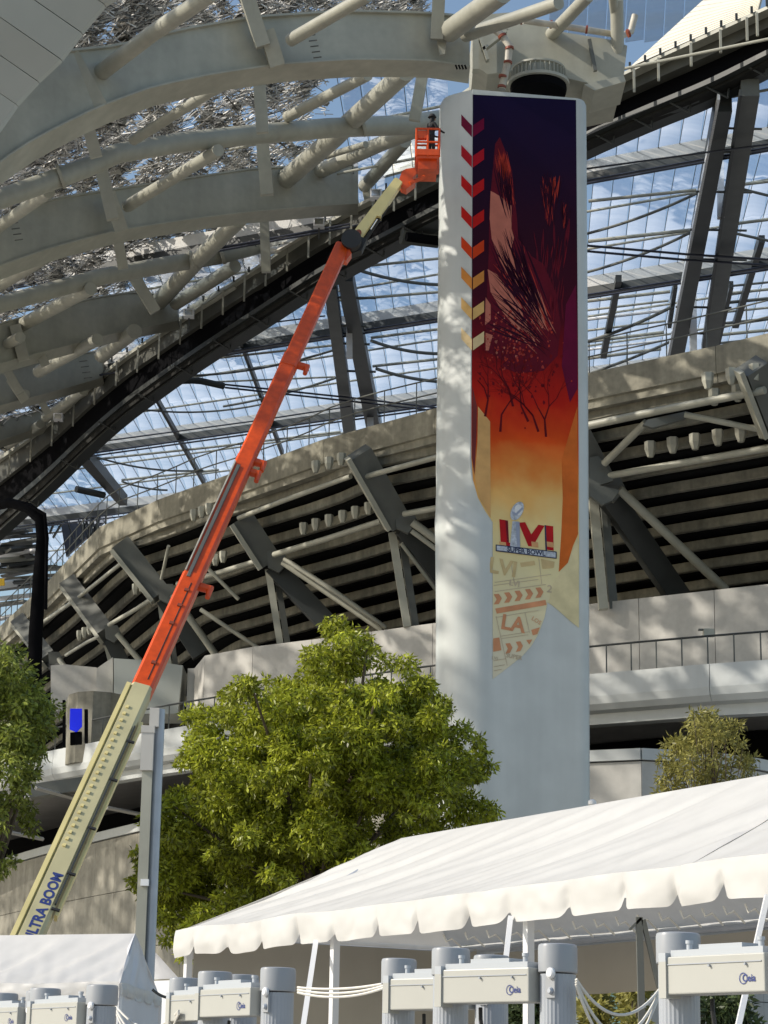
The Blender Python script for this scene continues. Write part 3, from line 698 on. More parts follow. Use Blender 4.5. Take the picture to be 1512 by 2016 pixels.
# black mast with a curved head on the left
mastb = thing('black_mast', 'black steel mast with curved head rising at the left behind the leafy tree', 'mast', tuple(Vector((P(72, 1300, 96).x, 96, 0))))
tpx('pole', [(64, 1478, 96), (70, 1250, 96), (78, 1130, 96), (84, 1060, 96), (80, 1022, 96), (55, 1000, 97), (20, 990, 98), (-30, 1000, 100)], [30, 28, 26, 25, 24, 22, 20, 18], M['black'], mastb, 10)
tpx('stay', [(90, 1200, 95.5), (92, 1060, 95.5), (88, 1012, 95.5), (60, 996, 96)], 7, M['black'], mastb, 8)
t = tag(plate('hanging_sign', [(-12, 1140), (8, 1139), (9, 1152), (-12, 1154)], 94, 'yellow', None, .1), 'small yellow and grey hanging sign at the left edge', 'sign')

# ================================================================== pillar
PB = Vector((P(1000, 1500, 75).x, 75, 0))
pil = thing('banner_pillar', 'tall pale grey rounded pillar wrapped with a sunset coloured championship banner', 'pillar', (PB.x + 1, PB.y + 1, 0))
al = rad(9)
fc = P(930, 600, 74.2)                                    # point on the front face
fn = Vector((math.sin(al), -math.cos(al), 0)); ft_ = Vector((math.cos(al), math.sin(al), 0))
def FP(x, y, off=0.0): return PPL(x, y, fc + fn * off, fn)
ZT_ = FP(1030, 184).z
def hx(p): return (p - fc).dot(ft_)
# front edge (crease) position along the face by height, then left face leaving at an angle
def crease(z):
    tab = sorted([(FP(x, y).z, hx(FP(x, y))) for x, y in ((930, 180), (927, 700), (925, 925), (938, 985), (966, 1030), (969, 1200), (969, 1400), (969, 1900))])
    return interp(z, tab)
def rightx(z):
    tab = sorted([(FP(x, y).z, hx(FP(x, y))) for x, y in ((1135, 190), (1138, 700), (1140, 1300), (1141, 1900))]); return interp(z, tab)
def section(z):
    c = crease(z); r = rightx(z); base = fc.copy(); base.z = z
    blend = min(1, max(0, (c - hx(FP(926, 925))) / .7))
    pts = []
    # right rounded corner (from back to front)
    r0 = .52
    C_ = base + ft_ * (r) - fn * r0
    back = base + ft_ * (r - .3) - fn * 2.9
    pts.append(back)
    for k in range(9):
        a = rad(90 - k * 90 / 8 + 0); pts.append(C_ + ft_ * (math.sin(a) * r0 * .92) + fn * (math.cos(a) * r0))
    pts.append(base + ft_ * c)
    # left face
    lw_top = [(0.0, 0), (-.33, -.26), (-.62, -.52), (-.80, -.72), (-.90, -.92), (-.94, -1.2), (-.90, -1.6), (-.7, -2.2), (-.1, -2.9)]
    lw_bot = [(0.0, 0), (-.25, .10), (-.62, .10), (-1.05, -.04), (-1.42, -.30), (-1.68, -.68), (-1.74, -1.1), (-1.55, -1.8), (-.8, -2.8)]
    for (a, b), (c2, d) in zip(lw_top[1:], lw_bot[1:]):
        pts.append(base + ft_ * (c + lerp(a, c2, blend)) + fn * lerp(b, d, blend))
    return pts
zs = [0, 4, 8]; zz = 9
while zz < ZT_ - .3: zs.append(zz); zz += .5
zs += [ZT_ - .12, ZT_]
vs = []; fs = []; n = None
for i, z in enumerate(zs):
    sp = section(z); n = len(sp)
    if i == len(zs) - 1:
        cen = sum(sp, Vector()) / n; sp = [p.lerp(cen, .02) for p in sp]; 
    vs += [Vector((p.x, p.y, z)) for p in sp]
for i in range(len(zs) - 1):
    for k in range(n): fs.append((i * n + k, i * n + (k + 1) % n, (i + 1) * n + (k + 1) % n, (i + 1) * n + k))
fs.append(tuple((len(zs) - 1) * n + k for k in range(n)))
sh = mesh_obj('shaft', vs, fs, M['pillar'], pil)
sh.data.polygons.foreach_set('use_smooth', [True] * len(sh.data.polygons)); sh.data.set_sharp_from_angle(angle=rad(28))

# ---- banner print
def banner_mat():
    m = bpy.data.materials.new('banner_print'); m.use_nodes = True; N = m.node_tree; L = N.links; b = N.nodes['Principled BSDF']; b.inputs['Roughness'].default_value = .55; b.inputs['Specular IOR Level'].default_value = .12
    tc = N.nodes.new('ShaderNodeTexCoord'); sp = N.nodes.new('ShaderNodeSeparateXYZ'); L.new(tc.outputs['Object'], sp.inputs[0])
    nz = N.nodes.new('ShaderNodeTexNoise'); nz.inputs['Scale'].default_value = .9; nz.inputs['Detail'].default_value = 3; L.new(tc.outputs['Object'], nz.inputs[0])
    ad = N.nodes.new('ShaderNodeMath'); ad.operation = 'MULTIPLY_ADD'; ad.inputs[1].default_value = 1.6; L.new(nz.outputs[0], ad.inputs[0]); L.new(sp.outputs[2], ad.inputs[2])
    mr = N.nodes.new('ShaderNodeMapRange'); z0 = FP(1050, 1340).z + .8; z1 = FP(1050, 184).z + .8
    mr.inputs[1].default_value = z0; mr.inputs[2].default_value = z1; L.new(ad.outputs[0], mr.inputs[0])
    cr = N.nodes.new('ShaderNodeValToRGB'); L.new(mr.outputs[0], cr.inputs[0]); el = cr.color_ramp.elements
    def t(y): return (FP(1050, y).z + .8 - z0) / (z1 - z0)
    stops = [(1339, (.66, .62, .48)), (1120, (.72, .64, .36)), (1030, (.74, .58, .26)), (975, (.74, .42, .13)), (925, (.68, .22, .045)), (870, (.60, .07, .008)), (790, (.42, .012, .004)), (700, (.18, .003, .006)), (600, (.055, .001, .010)), (480, (.030, .001, .010)), (330, (.012, .001, .018)), (190, (.006, .002, .030))]
    el[0].position = 0; el[0].color = (*stops[0][1], 1); el[1].position = 1; el[1].color = (*stops[-1][1], 1)
    for y, c in stops[1:-1]:
        e = el.new(t(y)); e.color = (*c, 1)
    L.new(cr.outputs[0], b.inputs['Base Color']); return m
BM = banner_mat()
def decal(name, pts, m, parent, off, nsub=1):
    if nsub > 1:
        q = []
        for a, b_ in zip(pts, pts[1:] + pts[:1]):
            for k in range(nsub): q.append((lerp(a[0], b_[0], k / nsub), lerp(a[1], b_[1], k / nsub)))
        pts = q
    return mesh_obj(name, [FP(x, y, off) for x, y in pts], [tuple(range(len(pts)))], m, parent)
bpoly = [(931, 186), (1134, 197), (1138, 700), (1140, 1060), (1140, 1236), (1122, 1222), (1100, 1200), (1078, 1186), (1072, 1216), (1060, 1248), (1046, 1272), (1028, 1292), (1008, 1308), (990, 1322), (970, 1337), (970, 1028), (955, 1006), (941, 980), (931, 945), (928, 900), (929, 600)]
ban = decal('banner', bpoly, BM, pil, .012)
RED = {}
def pm(c, r=.4):
    k = tuple(round(x, 3) for x in c)
    if k not in RED: RED[k] = mat('print_colour', c, .55, n=(2.5, .10), spec=.12)
    return RED[k]
# flat colour fields of the print
decal('print_field', [(1106, 905), (1122, 850), (1137, 800), (1138, 1052), (1128, 1075), (1118, 1108), (1100, 1126), (1105, 1050), (1108, 980)], pm((.56, .13, .022)), ban, .018)
decal('print_field', [(1118, 1108), (1138, 1056), (1140, 1236), (1122, 1222), (1100, 1202), (1080, 1186), (1088, 1150)], pm((.66, .58, .34)), ban, .018)
decal('print_field', [(930, 760), (939, 800), (938, 860), (934, 935), (929, 900)], pm((.16, .03, .03)), ban, .018)
decal('print_field', [(941, 800), (965, 830), (966, 1020), (944, 982), (935, 940), (940, 870)], pm((.62, .36, .14)), ban, .018)
decal('print_field', [(1114, 600), (1134, 560), (1137, 690), (1137, 765), (1122, 792), (1106, 720)], pm((.12, .003, .03)), ban, .018)
# palm frond artwork: pale windows crossed by dark fronds
pal = pm((.50, .16, .11)); dk = pm((.03, .001, .012)); rd = pm((.26, .012, .018)); rd2 = pm((.40, .035, .02)); dkr = pm((.14, .003, .006))
for poly in ([(966, 376), (974, 380), (990, 390), (1007, 405), (1007, 450), (1012, 468), (1006, 492), (1016, 512), (1019, 545), (1030, 575), (1020, 570), (1002, 545), (984, 512), (968, 470), (964, 430)],
             [(960, 530), (978, 540), (1000, 570), (1025, 600), (1034, 640), (1020, 650), (990, 615), (966, 575)],
             [(956, 585), (966, 600), (966, 630), (955, 640)], [(1032, 590), (1046, 600), (1038, 612), (1026, 605)], [(956, 655), (970, 660), (962, 690), (956, 690)]):
    decal('print_field', poly, pal, ban, .018)
def strokes(name, m, off, n, region, ang, ln, wd, seed, jit=22):
    rr = random.Random(seed); s = B()
    for _ in range(n):
        x = rr.uniform(region[0], region[2]); y = rr.uniform(region[1], region[3]); a = rad(ang(x, y) + rr.uniform(-jit, jit)); l = rr.uniform(*ln); w_ = rr.uniform(*wd)
        dx, dy = math.cos(a), math.sin(a); px_, py_ = -dy, dx; b_ = rr.uniform(-.15, .15) * l
        pp = [(x, y), (x + dx * l * .5 + px_ * (b_ + w_), y + dy * l * .5 + py_ * (b_ + w_)), (x + dx * l, y + dy * l), (x + dx * l * .5 + px_ * (b_ - w_), y + dy * l * .5 + py_ * (b_ - w_))]
        pp = [(min(1132, max(934, u)), min(1000, max(200, v))) for u, v in pp]
        s.add([FP(u, v, off) for u, v in pp], [(0, 1, 2, 3)])
    return tag(s.build(name, m, ban), kind='stuff')
def strands(m, off, n, src, dst, w0, w1, seed, bow=12, spread=10, tmin=.55):
    rr = random.Random(seed); s = B()
    for i in range(n):
        f = rr.random(); (ax, ay), (bx, by) = src; x0 = lerp(ax, bx, f) + rr.uniform(-3, 3); y0 = lerp(ay, by, f) + rr.uniform(-6, 6)
        x1 = dst[0] + rr.uniform(-1, 1) * spread; y1 = dst[1] + rr.uniform(-1, 1) * spread; t0 = rr.uniform(0, 1 - tmin); t1 = t0 + rr.uniform(tmin * .6, tmin); bw = rr.uniform(-.3, 1) * bow
        w_ = rr.uniform(w0, w1); L_ = []; R_2 = []; k_ = 8; dx, dy = x1 - x0, y1 - y0; l = math.hypot(dx, dy); nx, ny = -dy / l, dx / l
        for j in range(k_ + 1):
            t = lerp(t0, min(1, t1), j / k_); c_ = bw * 4 * t * (1 - t); ww = w_ * math.sin(math.pi * (j + .25) / (k_ + .5)) * .6
            px_, py_ = x0 + dx * t + nx * c_, y0 + dy * t + ny * c_
            L_.append((px_ + nx * ww, py_ + ny * ww)); R_2.append((px_ - nx * ww, py_ - ny * ww))
        q = [(min(1132, max(933, u)), min(960, max(200, v))) for u, v in L_ + R_2]
        s.add([FP(u, v, off) for u, v in q], [(j, j + 1, k_ + 2 + j, k_ + 1 + j) for j in range(k_)])
    return tag(s.build('frond_print', m, ban), kind='stuff')
def field(poly, m, off=.0165): return decal('print_field', poly, m, ban, off)
deep = pm((.11, .004, .014)); rdm = pm((.19, .008, .016))
field([(975, 283), (984, 270), (996, 300), (1008, 336), (1012, 380), (1018, 430), (1020, 470), (1044, 500), (1064, 540), (1078, 600), (1086, 640), (1074, 680), (1050, 716), (1010, 720), (972, 700), (954, 690), (958, 600), (962, 500), (964, 400)], deep)
field([(1040, 500), (1070, 520), (1096, 580), (1104, 640), (1098, 700), (1070, 730), (1020, 735), (985, 722), (1040, 660), (1060, 600)], deep, .0162)
strands(deep, .0170, 34, ((1050, 440), (1124, 420)), (1090, 650), 1.0, 4.0, 31, 10, 26, .3)
strands(pm((.17, .006, .014)), .0175, 18, ((1040, 480), (1120, 480)), (1086, 670), .8, 2.4, 32, 8, 20, .25)
field([(1072, 392), (1082, 372), (1092, 356), (1094, 390), (1090, 420), (1082, 446), (1073, 430)], deep)
strands(rd2, .0195, 46, ((972, 290), (1000, 300)), (1012, 420), 1.2, 3.2, 1, 8, 10, .6)
strands(rd2, .0195, 40, ((964, 520), (1030, 480)), (1084, 660), 1.2, 3.4, 2, 10, 16, .6)
strands(pal, .0200, 34, ((985, 500), (1046, 520)), (1088, 668), 1.2, 3.2, 3, 12, 14, .45)
strands(pal, .0200, 16, ((956, 560), (1000, 560)), (1060, 690), 1.5, 4.0, 4, 12, 20, .4)
strands(dk, .0210, 46, ((958, 470), (1020, 440)), (1090, 668), 1.0, 3.0, 5, 16, 14, .8)
strands(dk, .0215, 26, ((952, 640), (970, 500)), (1092, 700), 1.0, 2.6, 6, -16, 14, .9)
strands(dk, .0210, 24, ((968, 300), (1014, 330)), (1006, 450), 1.0, 2.6, 7, 6, 10, .7)
strands(dk, .0210, 20, ((1064, 330), (1110, 340)), (1084, 452), 1.0, 2.6, 8, 6, 6, .8)
strands(rd2, .0195, 34, ((1062, 350), (1104, 335)), (1083, 446), .8, 3.0, 9, 6, 7, .55)
strands(rd2, .0195, 10, ((1112, 396), (1122, 410)), (1110, 456), 1.0, 2.4, 10, 4, 4, .7)
strands(dk, .0210, 12, ((1106, 390), (1128, 400)), (1112, 466), 1.0, 2.0, 12, 4, 4, .8)
def specks(m, off, n, reg, sz, seed):
    rr = random.Random(seed); s = B()
    for _ in range(n):
        x = rr.gauss((reg[0] + reg[2]) / 2, (reg[2] - reg[0]) / 4); y = rr.gauss((reg[1] + reg[3]) / 2, (reg[3] - reg[1]) / 4); x = min(1125, max(945, x)); k_ = rr.randint(4, 6); a0 = rr.random() * 3; r_ = rr.uniform(*sz)
        s.add([FP(x + math.cos(a0 + 6.283 * j / k_) * r_ * rr.uniform(.5, 1.1), y + math.sin(a0 + 6.283 * j / k_) * r_ * rr.uniform(.6, 1.5), off) for j in range(k_)], [tuple(range(k_))])
    return tag(s.build('speckle_print', m, ban), kind='stuff')
specks(pm((.34, .04, .03)), .0200, 150, (960, 610, 1080, 720), (1, 4.0), 1); specks(pal, .0203, 46, (960, 600, 1060, 700), (.8, 3.4), 2); specks(rd2, .0200, 60, (950, 640, 1090, 760), (.8, 3), 3); specks(dkr, .0206, 130, (960, 640, 1090, 790), (1, 4), 4)
def branch(x, y, a, l, w_, dep, rr, s):
    x1, y1 = x + math.cos(a) * l, y - math.sin(a) * l; nx, ny = math.sin(a), math.cos(a)
    if not (936 < x1 < 1130): return
    s.add([FP(x + nx * w_, y + ny * w_, .0208), FP(x1 + nx * w_ * .65, y1 + ny * w_ * .65, .0208), FP(x1 - nx * w_ * .65, y1 - ny * w_ * .65, .0208), FP(x - nx * w_, y - ny * w_, .0208)], [(0, 1, 2, 3)])
    if dep:
        for _ in range(2 if rr.random() < .75 else 1): branch(x1, y1, a + rr.uniform(-.5, .5), l * rr.uniform(.7, .95), w_ * .65, dep - 1, rr, s)
rr_ = random.Random(4); s = B()
for (x, y, a) in ((1075, 860, 1.65), (1060, 850, 1.9), (1040, 830, 2.0), (985, 850, 1.5), (1010, 800, 1.8), (955, 820, 1.4)): branch(x, y, a, 34, 2.4, 7, rr_, s)
tag(s.build('branch_print', pm((.10, .003, .006)), ban), kind='stuff')
# chevrons: right half on the front, left half on the side face
chc = [(.15, .002, .03), (.40, .006, .016), (.50, .008, .010), (.50, .010, .008), (.60, .05, .008), (.62, .24, .05), (.68, .42, .15), (.72, .55, .30)]
ys = [238, 298, 357, 418, 478, 538, 598, 658]
def LP(x, y, off=.015):   # on the left face
    a = FP(929, y); zc = a.z; c = crease(zc); b = fc.copy(); b.z = 0; p0 = b + ft_ * c; d = (ft_ * -.70 + fn * -.55).normalized(); nn = Vector((-d.y, d.x, 0)); nn = nn if nn.y < 0 else -nn
    return PPL(x, y, p0 + nn * off, nn)
for y, c in zip(ys, chc):
    m_ = pm(c)
    decal('chevron', [(931, y + 9), (953, y - 6), (953, y + 16), (931, y + 32)], m_, ban, .022)
    mesh_obj('chevron', [LP(x_, y_) for x_, y_ in ((929, y + 9), (908, y - 13), (908, y + 9), (929, y + 32))], [(0, 1, 2, 3)], m_, pil)
# championship emblem: ball on a stand, roman numerals, name bar
emb = bpy.data.objects.new('emblem', None); COL.objects.link(emb); emb.parent = pil; ORG[emb.name] = org_of(pil)
def poly_e(name, pts, m, off): return mesh_obj(name, [FP(x, y, off) for x, y in pts], [tuple(range(len(pts)))], m, emb)
dkred = pm((.42, .012, .016)); silver = mat('silver_print', (.42, .46, .52), .4, n=(9, .35)); navy = pm((.03, .04, .09)); lt_ = pm((.66, .68, .70)); mid_ = pm((.30, .34, .44))
poly_e('numeral_l', [(983, 1022), (1000, 1025), (1002, 1068), (1010, 1071), (1009, 1078), (986, 1073)], dkred, .024)
poly_e('numeral_l_shade', [(995, 1024), (1000, 1025), (1002, 1068), (998, 1067)], pm((.15, .01, .02)), .026)
poly_e('numeral_v', [(1021, 1029), (1034, 1028), (1046, 1052), (1060, 1033), (1072, 1035), (1049, 1076), (1040, 1075)], dkred, .024)
poly_e('numeral_i', [(1074, 1034), (1089, 1036), (1090, 1084), (1076, 1082)], dkred, .024)
poly_e('numeral_i_edge', [(1072, 1034), (1075, 1034), (1077, 1085), (1074, 1085)], navy, .026)
for x in (983, 1046, 1076): poly_e('numeral_foot', [(x, 1066), (x + 13, 1068), (x + 14, 1078), (x + 1, 1076)], pm((.62, .34, .16)), .0255)
poly_e('stand', [(1009, 1026), (1021, 1027), (1023, 1078), (1004, 1076)], silver, .028)
poly_e('stand_shade', [(1015, 1027), (1023, 1028), (1024, 1078), (1018, 1078)], mid_, .030)
b0 = [(1018 + 15 * math.cos(t_) * .85 - 6 * math.sin(t_) * -.6, 1006 - 18 * math.sin(t_) + 3 * math.cos(t_) * -1) for t_ in [k * math.pi / 12 for k in range(24)]]
poly_e('ball', b0, silver, .032)
b1 = [(1021 + 8 * math.cos(t_), 1004 - 11 * math.sin(t_)) for t_ in [k * math.pi / 8 for k in range(16)]]
poly_e('ball_highlight', b1, lt_, .034)
poly_e('ball_seam', [(1008, 1006), (1016, 1010), (1028, 998), (1030, 1002), (1017, 1015), (1008, 1011)], mid_, .036)
poly_e('name_bar', [(976, 1072), (1096, 1086), (1096, 1100), (976, 1085)], navy, .038)
poly_e('name_bar_face', [(978, 1074), (1094, 1087.5), (1094, 1098), (978, 1083)], silver, .040)
a = FP(986, 1079.8, .042); b_ = FP(1086, 1092, .042); xd = (b_ - a).normalized()
text_on('name_lettering', 'SUPER BOWL', .225, (a + b_) / 2 , xd, Vector((0, 0, 1)), navy, emb, .006)
# faint graphics under the emblem: clapper board, small letters
fa = pm((.56, .43, .22)); fo = pm((.58, .27, .14)); fl_ = pm((.50, .42, .30)); fw = pm((.68, .66, .56))
def dl(pts, m_, off=.022): return decal('faint_graphic', pts, m_, ban, off)
for i in range(5):
    x = 972 + i * 20.5; y = 1172 - i * 3.2
    dl([(x, y - 2), (x + 10, y - 3), (x + 16, y + 6), (x + 10, y + 17), (x, y + 18), (x + 6, y + 8)], fo, .023)
dl([(975, 1198), (1074, 1181), (1076, 1191), (978, 1208)], fo, .023)
for i in range(3):
    x = 995 + i * 20.5; y = 1269 - i * 3.5
    if i == 2: dl([(x, y - 2), (x + 12, y - 3), (x + 6, y + 7)], fo, .023); continue
    dl([(x, y - 2), (x + 9, y - 3), (x + 14, y + 6), (x + 9, y + 16), (x, y + 18), (x + 5, y + 8)], fo, .023)
dl([(971, 1257), (983, 1255), (987, 1280), (971, 1283)], fo, .023)
dl([(1046, 1240), (1063, 1235), (1058, 1248), (1049, 1251)], fo, .023)
for a_ in (((974, 1146), (1085, 1130)), ((972, 1152), (1060, 1140)), ((974, 1164), (1075, 1150)), ((976, 1215), (1060, 1201)), ((985, 1252), (1042, 1243)), ((986, 1257), (1040, 1249)), ((972, 1300), (996, 1296)), ((972, 1312), (994, 1308)), ((972, 1320), (988, 1317))):
    (x0, y0), (x1, y1) = a_; dl([(x0, y0), (x1, y1), (x1, y1 + 1.2), (x0, y0 + 1.2)], fl_, .0235)
for a_ in (((976, 1213), (998, 1310)), ((1033, 1206), (1042, 1246)), ((1006, 1110), (1012, 1150)), ((1060, 1098), (1066, 1150))):
    (x0, y0), (x1, y1) = a_; dl([(x0, y0), (x0 + 1.2, y0), (x1 + 1.2, y1), (x1, y1)], fl_, .0235)
def ftx(txt, x, y, size, m_, tilt=0, bold=0.0):
    c = FP(x, y, .025); R_ = Matrix.Rotation(rad(tilt), 3, fn); text_on('lettering', txt, size, c, R_ @ ft_, R_ @ Vector((0, 0, 1)), m_, ban, bold)
ftx('LA', 1010, 1229, .72, fo, -8, .02); ftx('LVI', 1013, 1149, .28, fl_, -8, .008); ftx('2', 1082, 1160, .36, fl_, -8, .008); ftx('LVI', 990, 1118, .75, fa, -8, .02)
ftx('SUPER', 1012, 1293, .20, fl_, -8, .005); ftx('LVI', 974, 1296, .16, fl_, -8); ftx('LOS', 1056, 1222, .20, fo, -30)
dl([(1024, 1108), (1052, 1104), (1054, 1112), (1026, 1116)], fa)
dl([(1065, 1100), (1092, 1106), (1090, 1118), (1068, 1120)], fa)

# pillar head: bearing ring, drum, box
def ring(cx, cy, Y, rpx, hpx, m, name, parent, n=32, up=0):
    c = P(cx, cy, Y); r = rpx * mpp(cx, cy, Y); h = hpx * mpp(cx, cy, Y)
    return B().lathe(c, [(r, -h / 2), (r, h / 2)], n).build(name, M[m], parent, True)
hd = thing('pillar_bearing', 'round pale bearing drum over a black rubber ring on top of the pillar', 'bearing', tuple(P(1062, 180, 76.5)))
cY = 76.4
c = P(1060, 172, cY); k = mpp(1060, 172, cY)
B().lathe(c, [(54 * k, -14 * k), (56 * k, -4 * k), (55 * k, 2 * k)], 32).build('rubber_ring', M['black'], hd, True)
B().lathe(c, [(58 * k, 2 * k), (61 * k, 3 * k), (61 * k, 9 * k), (50 * k, 12 * k), (48 * k, 32 * k), (53 * k, 34 * k), (53 * k, 38 * k)], 36).build('drum', M['steel'], hd, True)
for i in range(36):
    a = i * 2 * math.pi / 36; B().box(c + Vector((math.cos(a) * 52 * k, math.sin(a) * 52 * k, 21 * k)), (6 * k, 1.4 * k, 20 * k), a).build('stiffener', M['steel'], hd)
# the box over the pillar belongs to the shell
plate('head_box', [(932, 128), (932, 30), (1010, 24), (1090, 60), (1200, 78), (1235, 90), (1228, 150), (1160, 164), (1100, 150), (1030, 120), (1010, 140), (960, 146)], 76.8, 'steel', shell, 4)
plate('head_soffit', [(1150, 166), (1228, 148), (1232, 160), (1170, 178)], 76.2, 'steel', shell, 2)
strip('stiffener', (936, 40), (936, 140), 12, 'steel', shell, 76.4, 76.4, .4)
strip('stiffener', (1160, 78), (1172, 140), 7, 'steel_d', shell, 76.6, 76.6, .15)
for a, b in (((950, 100), (1000, 60)), ((960, 120), (940, 60)), ((1000, 110), (1000, 50))):
    strip('head_brace', a, b, 6, 'steel', shell, 76.3, 76.3, .3)
for x in (897, 903, 909, 915): strip('step_bar', (x, 128), (x + 3, 136), 3, 'black', shell, 74.3, 74.3, .05)
for x0, y0, n_ in ((605, 70, 5), (20, 440, 4), (156, 712, 4)):      # small ladder rungs on the girders
    Y_ = 71.6 if y0 < 100 else (88.6 if y0 < 500 else 125)
    for i in range(n_): strip('rung', (x0 + i * 3, y0 + i * 11), (x0 + 16 + i * 3, y0 + i * 11 - 2), 1.6, 'steel_d', shell, Y_, Y_, .05)
# drain pipe
pipe = thing('drain_pipe', 'cream pipe with rust brown clamps bending down to the pillar head', 'pipe', tuple(P(1000, 120, 75)))
tpx('pipe_run', [(1250, 30, 78), (1242, 62, 78), (1225, 70, 77.5), (1150, 58, 76), (1030, 40, 74.8)], 13, M['rust'], pipe, 12)
tpx('pipe_run', [(975, 58, 75), (990, 72, 75), (1003, 90, 75), (1000, 120, 75), (988, 176, 75)], 15, M['rust'], pipe, 12)
for (x, y, dx, dy) in ((1026, 40, 1, .1), (1084, 48, 1, .12), (1154, 58, 1, .12), (988, 70, .6, 1), (1003, 94, .1, 1), (1000, 122, -.1, 1), (990, 150, -.2, 1), (988, 170, -.1, 1), (976, 58, .7, .8), (1236, 66, 1, -.4)):
    tpx('clamp', [(x - dx * 1, y - dy * 1, 75.5 if x > 1020 else 74.95), (x + dx * 3, y + dy * 3, 75.5 if x > 1020 else 74.95)], 17, M['clamp'], pipe, 12)
# flood lamps on the edge beam
for i, (x, y, Y, lab) in enumerate(((522, 512, 106, 'small white floodlight below the canopy end, halfway along the black edge beam'), (740, 384, 98, 'round floodlight on the black edge beam beside the yellow jib'), (628, 440, 104, 'small floodlight where the white cladding ends above the edge beam'), (372, 618, 113, 'small lamp box at the end of the third girder'), (115, 822, 130, 'small lamp box low down on the left part of the edge beam'), (1150, 180, 90, 'bright lamp at the right shoulder of the pillar top'))):
    l_ = thing('floodlight', lab, 'floodlight', tuple(P(x, y, Y)), 'floodlights on the roof edge')
    c = P(x, y, Y); B().box(c, (.55, .5, .42)).build('housing', M['white'], l_)
    B().box(c + Vector((0, -.27, 0)), (.42, .05, .3)).build('lens', M['chrome'], l_); B().beam(c, c - Vector((0, -.3, .7)), .08, .08, (0, 1, 0)).build('bracket', M['charcoal'], l_)

# pale high roof panes over the pillar head, upper right
for i in range(9):
    x = 1085 + i * 38; B().hexa(P(x, -30, 101), P(x + 36.5, -34, 101), P(x + 30, 78, 98), P(x - 6.5, 84, 98), (0, .06, .03)).build('roof_pane', M['foil'], roof)
# ================================================================== boom lift
lift = thing('boom_lift', 'telescopic boom lift with orange and cream boom reaching up to the pillar top', 'boom lift', tuple(Vector((P(20, 1900, 50).x - 1.5, 48, 0))))
bA, bE = (20, 1900, 50.0), (690, 478, 71.0)
def bpt(y): # along boom centreline
    t = (y - bA[1]) / (bE[1] - bA[1]); a = P(*bA); b = P(*bE)
    lo, hi = 0.0, 1.0
    for _ in range(40):
        m_ = (lo + hi) / 2
        if pix(a.lerp(b, m_))[1] > y: lo = m_
        else: hi = m_
    return a.lerp(b, lo)
def pixl(v):
    l = ROT.transposed() @ (v - CAM); return (756 + F * l.x / -l.z, 1008 - F * l.y / -l.z)
# recompute the ends so the centreline passes through the traced points
pa = P(98, 1760, 52.5); pe = P(672, 490, 71)
bd_ = (pe - pa).normalized(); side = bd_.cross(Vector((0, -1, 0))).normalized()      # across the boom in the picture
if side.x < 0: side = -side
face = bd_.cross(side).normalized()
if face.y > 0: face = -face                                                         # towards the viewer
def bl(y):
    lo, hi = -.5, 1.3
    for _ in range(40):
        m_ = (lo + hi) / 2
        if pixl(pa.lerp(pe, m_))[1] > y: lo = m_
        else: hi = m_
    return pa.lerp(pe, lo)
def section_(name, y0, y1, wpx, m, off=0.0, dep=.62, parent=lift, face_off=0.0):
    a = bl(y0) + side * off + face * face_off; b = bl(y1) + side * off + face * face_off; w_ = .80 * wpx * mpp(300, (y0 + y1) / 2, (a.y + b.y) / 2)
    s = B(); u = face * dep * .36; v = side * w_ / 2; ch = .12 * w_
    prof = [(-1, -.7), (-.75, -1), (.75, -1), (1, -.7), (1, .7), (.75, 1), (-.75, 1), (-1, .7)]
    vs = [p + v * i + u * j for p in (a, b) for i, j in prof]; n = 8
    s.add(vs, [tuple(range(n)), tuple(range(2 * n - 1, n - 1, -1))] + [(k, (k + 1) % n, (k + 1) % n + n, k + n) for k in range(n)])
    return s.build(name, M[m], parent)
b1 = section_('base_boom', 1990, 1362, 57, 'lime2', 0, .8)
section_('boom_edge_highlight', 1990, 1366, 15, 'lime', -.33, .84)  # highlight: lighter strip stands for sun on this edge
section_('side_tray', 1800, 1420, 8, 'lime', .36, .3)
b2 = section_('middle_boom', 1366, 1140, 52, 'orange', 0, .70)
b3 = section_('middle_boom', 1150, 905, 46, 'orange', 0, .62)
b4 = section_('upper_boom', 915, 706, 41, 'orange', 0, .56)
b5 = section_('fly_boom', 712, 486, 36, 'orange', 0, .50)
section_('hose_track', 1150, 930, 9, 'steel_d', -.08, .2, lift, .20); section_('hose_track', 1140, 925, 4, 'rust', -.22, .3, lift, .18)
section_('hose_track', 1790, 1440, 4, 'charcoal', .28, .1, lift, .28)
section_('seam_line', 1350, 1160, 2.5, 'rubber', .08, .04, lift, .25)
for y, w_, o_ in ((1150, 16, .30), (715, 16, .28), (905, 14, .26), (925, 12, .24)):     # collars with hooks
    c = bl(y); B().tube([c + side * (o_ - .15), c + side * (o_ + .28), c + side * (o_ + .30) - bd_ * .35], [.13, .13, .07], 10).build('collar_hook', M['orange'], lift, True)
    section_('collar', y + 12, y - 10, 50 if y > 1000 else 42, 'orange', 0, .68 if y > 1000 else .6)
R_ = Matrix((side, bd_, face)).transposed()
for y in range(1410, 1690, 13):     # row of bolts on the base boom
    B().box(bl(y) + side * -.10 + face * .30, (.07, .09, .05), 0, R_).build('bolt', M['lime'], b1)
for y in (1470, 1545, 1640, 1730, 1800): B().box(bl(y) + side * .34 + face * .30, (.2, .06, .05), 0, R_).build('clip', M['rubber'], b1)
for y in (1318, 1240, 1205, 1175): B().box(bl(y) + side * .04 + face * .27, (.12, .10, .04), 0, R_).build('clip', M['clamp'], b2)
text_on('lettering', 'ULTRA BOOM', .34, bl(1800) + face * .295 + side * .06, bd_, -side, M['blue'], b1, .012)
